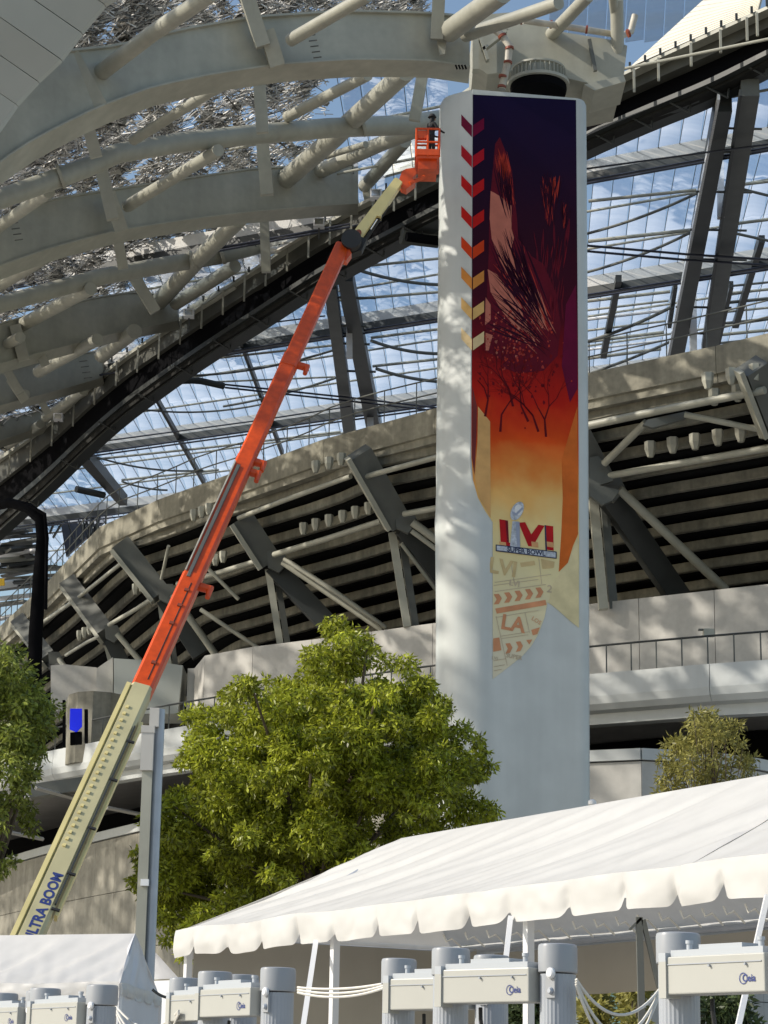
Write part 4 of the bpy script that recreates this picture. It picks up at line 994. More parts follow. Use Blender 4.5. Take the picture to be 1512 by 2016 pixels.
# knuckle
c = P(692, 478, 71); B().lathe(c, [(.34, -.4), (.34, .4)], 16, R=Matrix.Rotation(rad(90), 3, 'X')).build('knuckle', M['rubber'], lift, True)
plate('knuckle_plate', [(668, 486), (674, 476), (700, 462), (722, 470), (712, 492), (690, 500)], 71, 'rubber', lift, .5)
plate('knuckle_plate', [(664, 492), (672, 484), (686, 486), (692, 498), (682, 512), (660, 506)], 70.8, 'orange', lift, .5)
# jib
jb = plate('jib', [(694, 462), (700, 450), (777, 350), (782, 350), (792, 358), (752, 418), (750, 426), (742, 424), (708, 474), (698, 472)], 71.3, 'lime', lift, .42)
B().lathe(P(706, 458, 71.26), [(.10, -.06), (.10, .06)], 10, R=Matrix.Rotation(rad(90), 3, 'X')).build('pivot', M['clamp'], jb)
tpx('jib_cylinder', [(712, 480, 71.6), (745, 430, 71.6), (762, 404, 71.7)], 12, M['rubber'], lift, 8); tpx('cylinder_rod', [(730, 452, 71.2), (743, 432, 71.2)], 3, M['chrome'], lift, 8)
plate('jib_head', [(786, 352), (792, 336), (800, 332), (815, 330), (820, 340), (812, 350), (818, 358), (800, 372), (790, 368)], 71.5, 'orange', lift, .5)
tpx('jib_head', [(806, 362, 71.5), (836, 348, 71.8)], 8, M['orange'], lift, 8)
# basket
bk = bpy.data.objects.new('basket', None); COL.objects.link(bk); bk.parent = lift; ORG[bk.name] = org_of(lift)
c = P(842, 320, 72.4); k = mpp(842, 320, 72.4); fz = c.z
x0, x1 = P(819, 320, 72.4).x, P(864, 320, 72.4).x; y0, y1 = 71.9, 73.3; hz = 58 * k
s = B(); s.box(((x0 + x1) / 2, (y0 + y1) / 2, fz), (x1 - x0, y1 - y0, .12)); s.box(((x0 + x1) / 2, (y0 + y1) / 2, fz - .22), ((x1 - x0) * .8, (y1 - y0) * .8, .35)); s.build('basket_floor', M['orange'], bk)
B().box(((x0 + x1) / 2, y0 - .02, fz + .16), (x1 - x0, .05, .22)).build('toe_board', M['orange'], bk)
for z_ in (.55, 1.05):
    for (a, b) in (((x0, y0), (x1, y0)), ((x1, y0), (x1, y1)), ((x1, y1), (x0, y1)), ((x0, y1), (x0, y0))):
        B().tube([(a[0], a[1], fz + z_), (b[0], b[1], fz + z_)], .038, 6).build('basket_rail', M['orange'], bk, True)
for (a, b) in ((x0, y0), (x1, y0), (x1, y1), (x0, y1), ((x0 + x1) / 2, y0), ((x0 + x1) / 2, y1)):
    B().tube([(a, b, fz), (a, b, fz + 1.07)], .038, 6).build('basket_post', M['orange'], bk, True)
B().box((x0 + .2, y0 + .12, fz + .85), (.32, .2, .28)).build('control_box', M['orange'], bk)
B().box((x0 + .16, y1 - .15, fz + .6), (.3, .06, .4)).build('tool_bag', M['rubber'], bk)
# chassis behind the tent
g0 = bl(1990); gx, gy = g0.x - .6, g0.y - .4
s = B(); s.box((gx + .2, gy, 1.1), (2.3, 5.2, .5)); s.box((gx + .2, gy, 1.55), (1.5, 1.5, .5)); s.build('chassis', M['rubber'], lift)
s = B(); s.box((gx - .9, gy - .6, 2.2), (2.6, 2.4, .9)); s.box((gx + 1.2, gy - .9, 2.1), (1.2, .9, .7)); s.build('turntable', M['orange'], lift)
pf_ = bl(1990); B().beam((gx - .9, gy - .4, 2.3), pf_, .6, 1.0).build('boom_mount', M['lime'], lift)
for sx in (-1, 1):
    for sy in (-1, 1):
        wv = B().lathe((gx + .2 + sx * 1.35, gy + sy * 2.1, .62), [(.45, -.25), (.62, -.2), (.62, .2), (.45, .25)], 24, R=Matrix.Rotation(rad(90), 3, 'Y')).build('wheel', M['rubber'], lift, True)
        B().lathe((gx + .2 + sx * 1.62, gy + sy * 2.1, .62), [(.3, -.04), (.3, .04)], 16, R=Matrix.Rotation(rad(90), 3, 'Y')).build('rim', M['lime'], wv, True)

# ---- worker in the basket: one continuous skinned body
def person(loc, face_dir, name, label):
    root = thing(name, label, 'person', loc)
    J = dict(pel=(0, 0, .95), ch=(0, .02, 1.28), nk=(0, .03, 1.48), hd=(0, .06, 1.62), ht=(0, .06, 1.73), sl=(-.19, .02, 1.42), el=(-.25, .12, 1.16), wl=(-.20, .36, 1.10), hl=(-.18, .45, 1.11), sr=(.19, .02, 1.42), er=(.26, .14, 1.18), wr=(.2, .38, 1.13), hr=(.18, .47, 1.13),
             tl=(-.10, 0, .88), kl=(-.12, .04, .49), al=(-.13, -.01, .09), fl=(-.14, .16, .04), tr=(.10, 0, .88), kr=(.12, .06, .49), ar=(.13, 0, .09), fr=(.15, .17, .04))
    rd_ = dict(pel=.15, ch=.16, nk=.06, hd=.095, ht=.075, sl=.07, el=.05, wl=.035, hl=.04, sr=.07, er=.05, wr=.035, hr=.04, tl=.10, kl=.065, al=.045, fl=.045, tr=.10, kr=.065, ar=.045, fr=.045)
    E = [('pel', 'ch'), ('ch', 'nk'), ('nk', 'hd'), ('hd', 'ht'), ('ch', 'sl'), ('sl', 'el'), ('el', 'wl'), ('wl', 'hl'), ('ch', 'sr'), ('sr', 'er'), ('er', 'wr'), ('wr', 'hr'), ('pel', 'tl'), ('tl', 'kl'), ('kl', 'al'), ('al', 'fl'), ('pel', 'tr'), ('tr', 'kr'), ('kr', 'ar'), ('ar', 'fr')]
    ks = list(J); R2 = Matrix.Rotation(face_dir, 3, 'Z')
    me = bpy.data.meshes.new('body'); me.from_pydata([R2 @ Vector(J[k_]) for k_ in ks], [(ks.index(a), ks.index(b)) for a, b in E], []); me.materials.append(M['cloth'])
    o = bpy.data.objects.new('body', me); COL.objects.link(o); o.parent = root; o.modifiers.new('skin', 'SKIN')
    for i, k_ in enumerate(ks): me.skin_vertices[0].data[i].radius = (rd_[k_], rd_[k_])
    me.skin_vertices[0].data[0].use_root = True
    o.modifiers.new('sub', 'SUBSURF').levels = 1; o.modifiers['sub'].render_levels = 1
    lo = Vector(loc)
    B().lathe(lo + R2 @ Vector((0, .06, 1.70)), [(.155, -.01), (.125, .0), (.12, .06), (.08, .11), (.02, .125)], 14).build('hard_hat', M['cloth'], root, True)
    B().lathe(lo + R2 @ Vector((0, .15, 1.63)), [(.03, -.03), (.055, 0), (.03, .03)], 8).build('face', M['skin'], root, True)
    return root
person((x1 - .30, y0 + .55, fz + .06), rad(-60), 'person', 'worker in dark clothes and helmet standing in the orange lift basket')

# ================================================================== trees
def leaves(name, centers, n, ll, lw, m, parent, seed, hang=.5, core=.0):
    rg = np.random.default_rng(seed); C_ = np.array([c[:3] for c in centers]); R3 = np.array([c[3] for c in centers]); wgt = R3 ** 2; wgt /= wgt.sum()
    idx = rg.choice(len(centers), n, p=wgt); d = rg.normal(size=(n, 3)); d /= np.linalg.norm(d, axis=1)[:, None]
    rr = R3[idx] * (1 - core * 0 - (1 - rg.random(n) ** .45) * .9)
    p = C_[idx] + d * rr[:, None] * np.array([1, 1, .85])
    a = rg.normal(size=(n, 3)) * .7 + d * .6; a[:, 2] -= hang; a /= np.linalg.norm(a, axis=1)[:, None]
    b = np.cross(a, rg.normal(size=(n, 3)) + d * .8); b /= np.linalg.norm(b, axis=1)[:, None]
    L_ = (ll * (.6 + .8 * rg.random(n)))[:, None]; W = (lw * (.7 + .6 * rg.random(n)))[:, None]
    nn = np.cross(a, b)
    v = np.empty((n, 4, 3)); v[:, 0] = p; v[:, 1] = p + a * L_ * .45 + b * W + nn * L_ * .06; v[:, 2] = p + a * L_ - nn * L_ * .08; v[:, 3] = p + a * L_ * .45 - b * W + nn * L_ * .06
    v = v.reshape(-1, 3) - np.array(org_of(parent))
    me = bpy.data.meshes.new(name); me.vertices.add(4 * n); me.vertices.foreach_set('co', v.ravel()); me.loops.add(4 * n); me.loops.foreach_set('vertex_index', np.arange(4 * n, dtype=np.int32))
    me.polygons.add(n); me.polygons.foreach_set('loop_start', np.arange(0, 4 * n, 4, dtype=np.int32)); me.polygons.foreach_set('loop_total', np.full(n, 4, dtype=np.int32)); me.update(calc_edges=True); me.validate()
    me.materials.append(m); o = bpy.data.objects.new(name, me); COL.objects.link(o); o.parent = parent; ORG[o.name] = org_of(parent); return tag(o, kind='stuff')
def tree(base, label, clumps, n, ll, lw, m, seed, th, tr=.14, group=None, hang=.5, limbs=26):
    t_ = thing('tree', label, 'tree', base, group); bs = Vector(base); rr = random.Random(seed)
    cen = sum((Vector(c[:3]) for c in clumps), Vector()) / len(clumps); fork = Vector((base[0], base[1], th)); 
    B().tube([bs, bs.lerp(fork, .5) + Vector((.05, 0, 0)), fork, fork.lerp(Vector((cen.x, cen.y, max(c[2] for c in clumps))), .55)], [tr, tr * .85, tr * .7, tr * .35], 10).build('trunk', M['bark'], t_, True)
    s = B()
    for c in rr.sample(clumps, min(limbs, len(clumps))):
        e = Vector(c[:3]); s0 = fork.lerp(Vector((cen.x, cen.y, e.z)), rr.random() * .5); md = s0.lerp(e, .5) + Vector((rr.uniform(-.2, .2), rr.uniform(-.2, .2), .25))
        s.tube([s0, md, e], [tr * .4, tr * .22, tr * .08], 6)
    s.build('limb', M['bark'], t_, True)
    leaves('foliage', clumps, n, ll, lw, m, t_, seed, hang); return t_
def clumps_px(outline, Y, n, r, seed, depth=2.0, zmin=None):
    rr = random.Random(seed); out = []; xs = [p[0] for p in outline]; ys = [p[1] for p in outline]
    def inside(x, y):
        c_ = False; j = len(outline) - 1
        for i in range(len(outline)):
            xi, yi = outline[i]; xj, yj = outline[j]
            if (yi > y) != (yj > y) and x < (xj - xi) * (y - yi) / (yj - yi) + xi: c_ = not c_
            j = i
        return c_
    cx, cy = sum(xs) / len(xs), sum(ys) / len(ys); tries = 0
    while len(out) < n and tries < 60000:
        tries += 1; x = rr.uniform(min(xs), max(xs)); y = rr.uniform(min(ys), max(ys)); ra = rr.uniform(*r); k_ = 1 / mpp(x, y, Y); q = ra * k_ * (zmin or .8)
        if not all(inside(x + q * math.cos(a), y + q * math.sin(a)) for a in (0, .8, 1.6, 2.4, 3.2, 4.0, 4.8, 5.6)): continue
        # thickness of the crown falls off to the outline
        ex = min(abs(x - min(xs)), abs(max(xs) - x)) / (max(xs) - min(xs)) * 2
        dY = rr.uniform(-1, 1) * depth * math.sqrt(max(.05, 1 - (1 - ex) ** 2))
        v = P(x, y, Y + dY); out.append((v.x, v.y, v.z, ra))
    return out
big = [(680, 1206), (712, 1232), (742, 1275), (790, 1288), (840, 1320), (870, 1365), (895, 1395), (925, 1430), (950, 1460), (975, 1520), (972, 1600), (940, 1640), (880, 1690), (800, 1740), (700, 1790), (560, 1800), (450, 1830), (400, 1850), (350, 1900), (335, 1915), (315, 1870), (298, 1800), (266, 1740), (262, 1690), (275, 1640), (312, 1560), (345, 1500), (340, 1450), (372, 1400), (440, 1360), (500, 1338), (590, 1330), (600, 1290), (640, 1262), (650, 1230)]
cl = clumps_px(big, 34, 120, (.24, .48), 5, 1.9) + clumps_px(big, 34, 420, (.07, .22), 15, 2.6, .2)
tb = P(620, 1900, 34)
tree((tb.x, 34, 0), 'large bushy bright green tree standing in front of the pillar and behind the white tent', cl, 165000, .092, .0185, M['leaf'], 3, 3.0, .17)
lf = [(-90, 1180), (20, 1268), (45, 1285), (75, 1330), (100, 1350), (112, 1400), (108, 1440), (85, 1480), (80, 1560), (70, 1620), (40, 1680), (10, 1720), (-60, 1760), (-220, 1700), (-240, 1400)]
cl = clumps_px(lf, 33, 60, (.2, .4), 8, 1.4) + clumps_px(lf, 33, 170, (.08, .22), 9, 1.6, .3)
tl_ = P(-70, 1800, 33)
tree((tl_.x, 33, 0), 'leafy green tree cut off by the left edge of the photo', cl, 34000, .10, .021, M['leafl'], 12, 2.6, .14)
sm_ = [(1378, 1372), (1395, 1395), (1420, 1420), (1452, 1395), (1470, 1440), (1478, 1480), (1500, 1520), (1505, 1560), (1490, 1600), (1300, 1620), (1288, 1580), (1300, 1500), (1310, 1450), (1330, 1430), (1355, 1410)]
cl = clumps_px(sm_, 46, 26, (.14, .30), 21, 1.2) + clumps_px(sm_, 46, 110, (.06, .18), 22, 1.3, .2)
tr_ = P(1395, 1600, 46)
tree((tr_.x, 46, 0), 'small sparse olive coloured tree at the right against the lower wall', cl, 6000, .14, .020, M['leaf2'], 23, 4.0, .07, limbs=60, hang=.1)
sb = [(-40, 0)]
# shrubs seen under the big tent
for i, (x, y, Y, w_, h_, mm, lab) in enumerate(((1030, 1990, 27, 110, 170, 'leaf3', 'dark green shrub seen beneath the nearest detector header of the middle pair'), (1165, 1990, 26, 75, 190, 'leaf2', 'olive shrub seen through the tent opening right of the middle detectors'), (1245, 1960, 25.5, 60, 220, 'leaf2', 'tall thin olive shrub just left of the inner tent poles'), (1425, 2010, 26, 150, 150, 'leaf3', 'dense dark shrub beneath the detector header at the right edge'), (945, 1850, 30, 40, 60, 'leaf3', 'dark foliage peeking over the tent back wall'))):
    o_ = [(x - w_ / 2, y + h_ / 2), (x - w_ / 2.2, y - h_ / 4), (x - w_ / 6, y - h_ / 2), (x + w_ / 5, y - h_ / 2.3), (x + w_ / 2, y - h_ / 5), (x + w_ / 2, y + h_ / 2)]
    cl = clumps_px(o_, Y, 30, (.07, .2), 40 + i, .5)
    if not cl: continue
    b0_ = P(x, y, Y); t_ = thing('shrub', lab, 'shrub', (b0_.x, Y, 0), 'shrubs behind the tent'); s = B(); rr = random.Random(i)
    for c in cl[:14]: s.tube([Vector((b0_.x, Y, 0)), Vector((lerp(b0_.x, c[0], .4), Y, c[2] * .5)), Vector(c[:3])], [.03, .02, .008], 5)
    s.build('stem', M['bark'], t_, True); leaves('foliage', cl, 2600, .10, .02, M[mm], t_, 60 + i, .2)
gw = thing('green_glass_wall', 'pale green tiled glass wall seen through the tent opening', 'wall', (P(1190, 1950, 34).x, 34, 0))
for i in range(3):
    for j in range(6):
        x = 1163 + i * 21; y = 1868 + j * 27
        B().hexa(P(x, y, 34), P(x + 20, y, 34), P(x + 20, y + 26, 34), P(x, y + 26, 34), (0, .15, 0)).build('pane', M['greenglass'], gw)

# ================================================================== lamp post
lp_ = P(296, 1900, 28)
pst = thing('pole', 'galvanised pole with a grey equipment box and a boxed channel left of the big tree', 'pole', (lp_.x, 28, 0))
def vert(x, y0, y1, wpx, Y, m, name, parent, dep=.12):
    a = P(x, y0, Y); b = Vector((a.x, a.y, P(x, y1, Y).z)); w_ = wpx * mpp(x, y0, Y)
    return B().box(((a.x + b.x) / 2, Y, (a.z + b.z) / 2), (w_, dep, abs(a.z - b.z))).build(name, M[m], parent)
a = P(315, 1397, 28); B().lathe((a.x, 28, 0), [(.066, 0), (.066, a.z)], 16).build('shaft', M['polegrey'], pst, True)
a2 = P(310, 1434, 28); B().box((a.x - .055, 27.93, (a.z + a2.z) / 2), (.12, .14, a.z - a2.z)).build('head_box', M['polebox'], pst)
a3 = P(294, 1434, 28); a4 = P(294, 1520, 28); a5 = P(294, 1448, 28)
B().box((a3.x, 27.9, (a3.z + a4.z) / 2), (.155, .14, a3.z - a4.z)).build('equipment_box', M['polebox'], pst)
B().box((a3.x, 27.9, (a3.z + a5.z) / 2 + .01), (.17, .155, a3.z - a5.z)).build('box_lid', M['polebox'], pst)
B().box((a3.x + .01, 27.92, a4.z / 2), (.125, .10, a4.z)).build('channel', M['steel'], pst)
B().box((a3.x + .04, 27.86, P(300, 1740, 28).z), (.10, .08, .08)).build('clamp', M['white'], pst)

# ================================================================== blue screen on the left balcony
bs = thing('blue_screen', 'bright blue lit screen in a dark frame on the left balcony', 'screen', tuple(P(150, 1440, 104)))
plate('display', [(138, 1395), (161, 1395), (161, 1430), (150, 1441), (137, 1436)], 104, 'lamp', bs, .15)
plate('side_frame', [(166, 1396), (172, 1396), (172, 1462), (166, 1462)], 104, 'black', bs, .3)
plate('side_frame', [(123, 1378), (128, 1378), (128, 1470), (123, 1470)], 104, 'black', bs, .3)
plate('stand', [(138, 1442), (160, 1440), (160, 1464), (138, 1466)], 104.1, 'black', bs, .3)

# small things on the railing, right
rl = thing('rail_camera', 'small grey camera fixed on the railing at the right', 'camera', tuple(P(1395, 1250, 86)))
B().box(P(1395, 1246, 85.6), (.42, .35, .28)).build('housing', M['steel'], rl); B().box(P(1390, 1240, 85.6), (.6, .2, .06)).build('hood', M['steel_d'], rl)
sp_ = thing('wall_lamp', 'small white lamp low beside the right edge of the pillar', 'lamp', tuple(P(1166, 1582, 70)))
B().lathe(P(1166, 1581, 70), [(.05, -.12), (.13, -.04), (.13, .06), (.05, .12)], 12).build('globe', M['white'], sp_, True); B().beam(P(1166, 1586, 70), P(1168, 1640, 70), .06, .06, (0, 1, 0)).build('stem', M['steel_d'], sp_)
# ================================================================== tents
def grid(name, f, nu, nv, m, parent):
    vs = [f(i / nu, j / nv) for j in range(nv + 1) for i in range(nu + 1)]
    fs = [(j * (nu + 1) + i, j * (nu + 1) + i + 1, (j + 1) * (nu + 1) + i + 1, (j + 1) * (nu + 1) + i) for j in range(nv) for i in range(nu)]
    o = mesh_obj(name, vs, fs, m, parent); o.data.polygons.foreach_set('use_smooth', [True] * len(fs)); return o
def nz(x, y, z=0.): return noise.noise(Vector((x, y, z)))
def roof_panel(name, A, Bp, Cp, Dp, nrm, m, parent, nu=120, nv=40, sag=.10, seed=0., wr=.03):   # A,B eave, D,C ridge (above A,B)
    Lx = (Bp - A).length; Ly = (Dp - A).length
    def f(s, t):
        p = A.lerp(Bp, s).lerp(Dp.lerp(Cp, s), t); x = s * Lx; y = t * Ly
        d = -sag * math.sin(math.pi * t) * (.6 + .4 * math.sin(s * math.pi))
        e = math.sin(math.pi * min(1, t * 1.0)) ** .6 * (1 if 0 < s < 1 else 0)
        d += wr * e * (nz(x * 1.9 - y * 1.5, y * .35 + x * .12, seed) + .5 * nz(x * 4.5 - y * 3.8, y * .7, seed + 3))
        d += .010 * (1 - t) * nz(x * 9, y * 2, seed + 9)
        return p + nrm * d
    return grid(name, f, nu, nv, m, parent)
def valance(name, A, Bp, out, h, sc, m, parent, seed, notch=.5):
    Lx = (Bp - A).length; nu = int(Lx / .022); rr = random.Random(seed)
    cuts_ = []; x = sc * .6
    while x < Lx + 1: cuts_.append((x, rr.uniform(.022, .055))); x += sc * rr.uniform(.82, 1.15)
    def f(s, t):
        x = s * Lx; near = min(cuts_, key=lambda c: abs(c[0] - x)); dd = abs(near[0] - x) / near[1]
        cut = notch * (.55 + .6 * ((near[0] * 7.3) % 1)) * math.exp(-abs(dd) ** 1.5 * 1.2) + .10 * min(1, (abs(near[0] - x) / (sc * .5))) ** 2 * 0
        hh = h * (1 - cut) * (1 + .05 * nz(x * 1.3, 0, seed))
        o = .010 * t * math.sin(x / sc * math.pi * 2 + nz(x, 3, seed) * 3) + .055 * t * nz(x * 3.0, t * 1.0, seed) + .009 * nz(x * 8, t * 3 + x, seed + 5) + .012 * math.sin(t * 3.1)
        o -= .03 * t * math.exp(-dd * dd)
        return A.lerp(Bp, s) + out * (o * .75 + .015) - Vector((0, 0, hh * t)) + Vector((0, 0, .018 * nz(x * 1.2, 8, seed)))
    return grid(name, f, nu, 9, m, parent)
UP = Vector((0, 0, 1))
C0 = P(352, 1834, 19.5); ze = C0.z; C1 = PZ(1512, 1686, ze); u = (C1 - C0).normalized(); n_ = Vector((-u.y, u.x, 0)); n_ = n_ if n_.y > 0 else -n_
Wt = 3.1
best = None
for k in range(160, 420):
    wv = k / 100; q = C0 + (u + n_) * wv / 2; e = abs(pix(Vector((q.x, q.y, ze + .8)))[0] - 790)
    if best is None or e < best[0]: best = (e, wv)
Wt = best[1]; pk = C0 + (u + n_) * Wt / 2; zr = P(790, 1650, pk.y).z
print('tent', ze, zr, Wt, C0, C1)
LE = (C1 - C0).length + 2.6
tent = thing('tent', 'large white hip roofed tent with scalloped valance in front of the pillar', 'tent', (C0.x, C0.y, 0))
A = C0; Bq = C0 + u * LE; D_ = Vector((pk.x, pk.y, zr)); Cq = C0 + u * LE + n_ * Wt / 2; Cq.z = zr
fnm = (u.cross(D_ - C0)).normalized(); fnm = fnm if fnm.z > 0 else -fnm
# front slope: triangle at the hip plus rectangle, as one sheet each
seam = (PZ(1262, 1700, ze) - C0).length
def front(s0, s1, name, seed):
    a = C0 + u * s0; b = C0 + u * s1; h0 = max(s0, 0); r0 = D_ if s0 < Wt / 2 else Vector(((C0 + u * s0 + n_ * Wt / 2).x, (C0 + u * s0 + n_ * Wt / 2).y, zr))
    r1 = Vector(((C0 + u * s1 + n_ * Wt / 2).x, (C0 + u * s1 + n_ * Wt / 2).y, zr))
    return roof_panel(name, a, b, r1, r0, fnm, M['tent'], tent, 150, 44, .05, seed, .045)
front(0.0, seam - .01, 'roof_panel', 1.0); front(seam + .01, LE, 'roof_panel', 5.0)
Bk = C0 + n_ * Wt
hn = ((Bk - C0).cross(D_ - C0)).normalized(); hn = hn if hn.z > 0 else -hn
roof_panel('hip_panel', Bk, C0, D_, D_ + n_ * .01, hn, M['tent'], tent, 40, 24, .03, 8.0)
roof_panel('rear_panel', Bk + u * LE, Bk, D_, Cq, (fnm - n_ * 2 * fnm.dot(n_)), M['tent'], tent, 60, 16, .04, 9.0)
valance('valance', C0 - u * .03 + UP * .01, C0 + u * (seam + .03) + UP * .01, -n_, .235, .60, M['tent'], tent, 11, .45)
valance('valance', C0 + u * (seam - .02) + UP * .012, C0 + u * LE + UP * .012, -n_, .245, .62, M['tent'], tent, 12, .45)
valance('valance', Bk, C0 + UP * .01, -u, .24, .6, M['tent'], tent, 13, .5)
valance('valance', Bk + u * LE, Bk, n_, .24, .6, M['tent'], tent, 14, .5)
def tube_(name, pts, r, m, parent, n=8): return B().tube(pts, r, n).build(name, M[m], parent, True)
zi = ze - .06
for a, b in ((C0, C0 + u * LE), (Bk, Bk + u * LE), (C0, Bk)):
    tube_('eave_tube', [Vector((a.x, a.y, zi)) + (n_ if a is C0 or True else n_) * 0 + (n_ * .07 if (a - C0).length < .01 else -n_ * .05), Vector((b.x, b.y, zi)) + (n_ * .07 if (a - C0).length < .01 else -n_ * .05)], .026, 'polegrey', tent)
tube_('ridge_tube', [D_ - UP * .06, Cq - UP * .06], .026, 'polegrey', tent)
for s_ in (Wt / 2, seam, seam + 3): 
    a = C0 + u * s_ + n_ * .07; tube_('rafter', [Vector((a.x, a.y, zi)), Vector(((C0 + u * s_ + n_ * Wt / 2).x, (C0 + u * s_ + n_ * Wt / 2).y, zr - .07))], .024, 'polegrey', tent)
def eaveS(x): # eave parameter at photo column x
    lo, hi = 0., LE
    for _ in range(40):
        m_ = (lo + hi) / 2
        if pix(C0 + u * m_)[0] < x: lo = m_
        else: hi = m_
    return lo
for x in (356, 643, 1021, 1508):
    a = C0 + u * eaveS(x) + n_ * .08; B().box((a.x, a.y, zi / 2), (.055, .055, zi), math.atan2(u.y, u.x)).build('leg', M['white'], tent)
    B().box((a.x, a.y, .02), (.2, .2, .04)).build('foot_plate', M['polegrey'], tent)
for (xa, ya, xb, yb) in ((622, 1853, 585, 2100), (1005, 1806, 968, 2140), (1510, 1765, 1440, 2080)):
    s_ = eaveS(xa); Ya = (C0 + u * s_).y - .05; strip('guy_strap', (xa, ya), (xb, yb), 10, 'white', tent, Ya, Ya - 1.0, .03)
    e_ = P(xb, yb, Ya - 1.0)
a = C0 + u * seam + n_ * .9
for (xa, ya, xb, yb, w_) in ((1258, 1806, 1266, 2100, 13), (1266, 1811, 1298, 1945, 9), (1262, 1808, 1240, 1830, 5)):
    strip('inner_pole', (xa, ya), (xb, yb), w_, 'steel_d', tent, a.y, a.y, .05)
for i in range(16):      # hooks and cords along the eave
    x = 850 + i * 42; s_ = eaveS(x); a = C0 + u * s_ + n_ * .1; z0 = ze - .24
    s = B(); s.tube([Vector((a.x, a.y, z0)), Vector((a.x + .02, a.y, z0 - .05)), Vector((a.x + .06, a.y, z0 - .03)), Vector((a.x + .14, a.y + .1, z0 - .09))], .007, 5); s.build('hook', M['wire'], tent)
# walls inside
def wallsheet(name, a, b, z0, z1, m, seed, amp=.05):
    L_ = (b - a).length; nn = Vector((-(b - a).y, (b - a).x, 0)).normalized()
    def f(s, t): 
        p = a.lerp(b, s); p = Vector((p.x, p.y, lerp(z0, z1, t))); return p + nn * amp * (nz(s * L_ * 1.6 + t * .8, t * .8, seed) + .4 * nz(s * L_ * 5 + t, t * 1.5, seed + 2))
    return grid(name, f, int(L_ / .06) + 4, 24, m, tent)
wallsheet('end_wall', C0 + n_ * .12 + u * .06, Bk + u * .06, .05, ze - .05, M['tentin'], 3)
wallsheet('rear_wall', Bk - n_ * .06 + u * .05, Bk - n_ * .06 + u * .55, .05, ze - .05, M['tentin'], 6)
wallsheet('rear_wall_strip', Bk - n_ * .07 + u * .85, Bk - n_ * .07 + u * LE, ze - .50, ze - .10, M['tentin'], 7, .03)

# left tent
def tent_left():
    t = thing('tent', 'smaller white tent at the lower left with its right end in blue shade', 'tent', tuple(Vector((P(120, 1930, 24.5).x, 24.5, 0))))
    E = P(236, 1936, 23.8); z = E.z; L0 = PZ(-260, 1938, z); G = E + Vector((.16, 2.7, 0)); K = P(266, 1838, 24.9); KL = K + (L0 - E); 
    fn_ = (E - L0).cross(K - E).normalized(); fn_ = fn_ if fn_.z > 0 else -fn_
    roof_panel('roof_panel', L0, E, K, KL, fn_, M['tent2'], t, 120, 36, .06, 21., .07)
    en = (G - E).cross(K - E).normalized(); en = en if en.z > 0 else -en
    roof_panel('end_panel', E, G, K, K, en, M['tentshade'], t, 40, 24, .02, 22., .05)
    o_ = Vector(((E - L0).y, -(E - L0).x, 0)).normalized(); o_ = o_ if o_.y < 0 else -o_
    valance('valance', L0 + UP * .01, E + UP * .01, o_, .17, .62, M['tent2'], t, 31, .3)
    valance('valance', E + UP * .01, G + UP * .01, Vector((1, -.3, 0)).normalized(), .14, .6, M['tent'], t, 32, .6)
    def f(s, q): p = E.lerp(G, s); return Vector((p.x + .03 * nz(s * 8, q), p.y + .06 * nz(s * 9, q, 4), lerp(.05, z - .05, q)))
    grid('end_wall', f, 30, 16, M['tentshade'], t)
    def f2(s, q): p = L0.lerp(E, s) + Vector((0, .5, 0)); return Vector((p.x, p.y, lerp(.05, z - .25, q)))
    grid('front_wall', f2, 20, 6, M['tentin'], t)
    for q in (E, G, L0): B().box((q.x, q.y + .05, z / 2), (.05, .05, z)).build('leg', M['white'], t)
    # far hip side closes the roof
    Gl = G + (L0 - E); roof_panel('rear_panel', G, Gl, KL, K, UP, M['tent'], t, 10, 6, 0, 3., 0)
tent_left()
# a third tent far back, only a corner shows right of the left one
t3 = thing('tent', 'far bluish shaded tent corner between the pole and the big tent', 'tent', tuple(Vector((P(330, 1950, 30).x, 30, 0))))
a_, b_, c_, d_ = P(268, 1862, 31), P(300, 1868, 29), P(352, 1926, 29), P(262, 1930, 31)
def f4(s, q): return d_.lerp(c_, s).lerp(a_.lerp(b_, s), q) + Vector((0, -.05 * nz(s * 5, q * 4, 1), 0))
grid('roof_panel', f4, 20, 14, M['tentshade'], t3)
def f5(s, q): p = d_.lerp(c_, s); return Vector((p.x, p.y, lerp(0.02, p.z - .02, q)))
grid('wall', f5, 10, 6, M['tentshade'], t3)

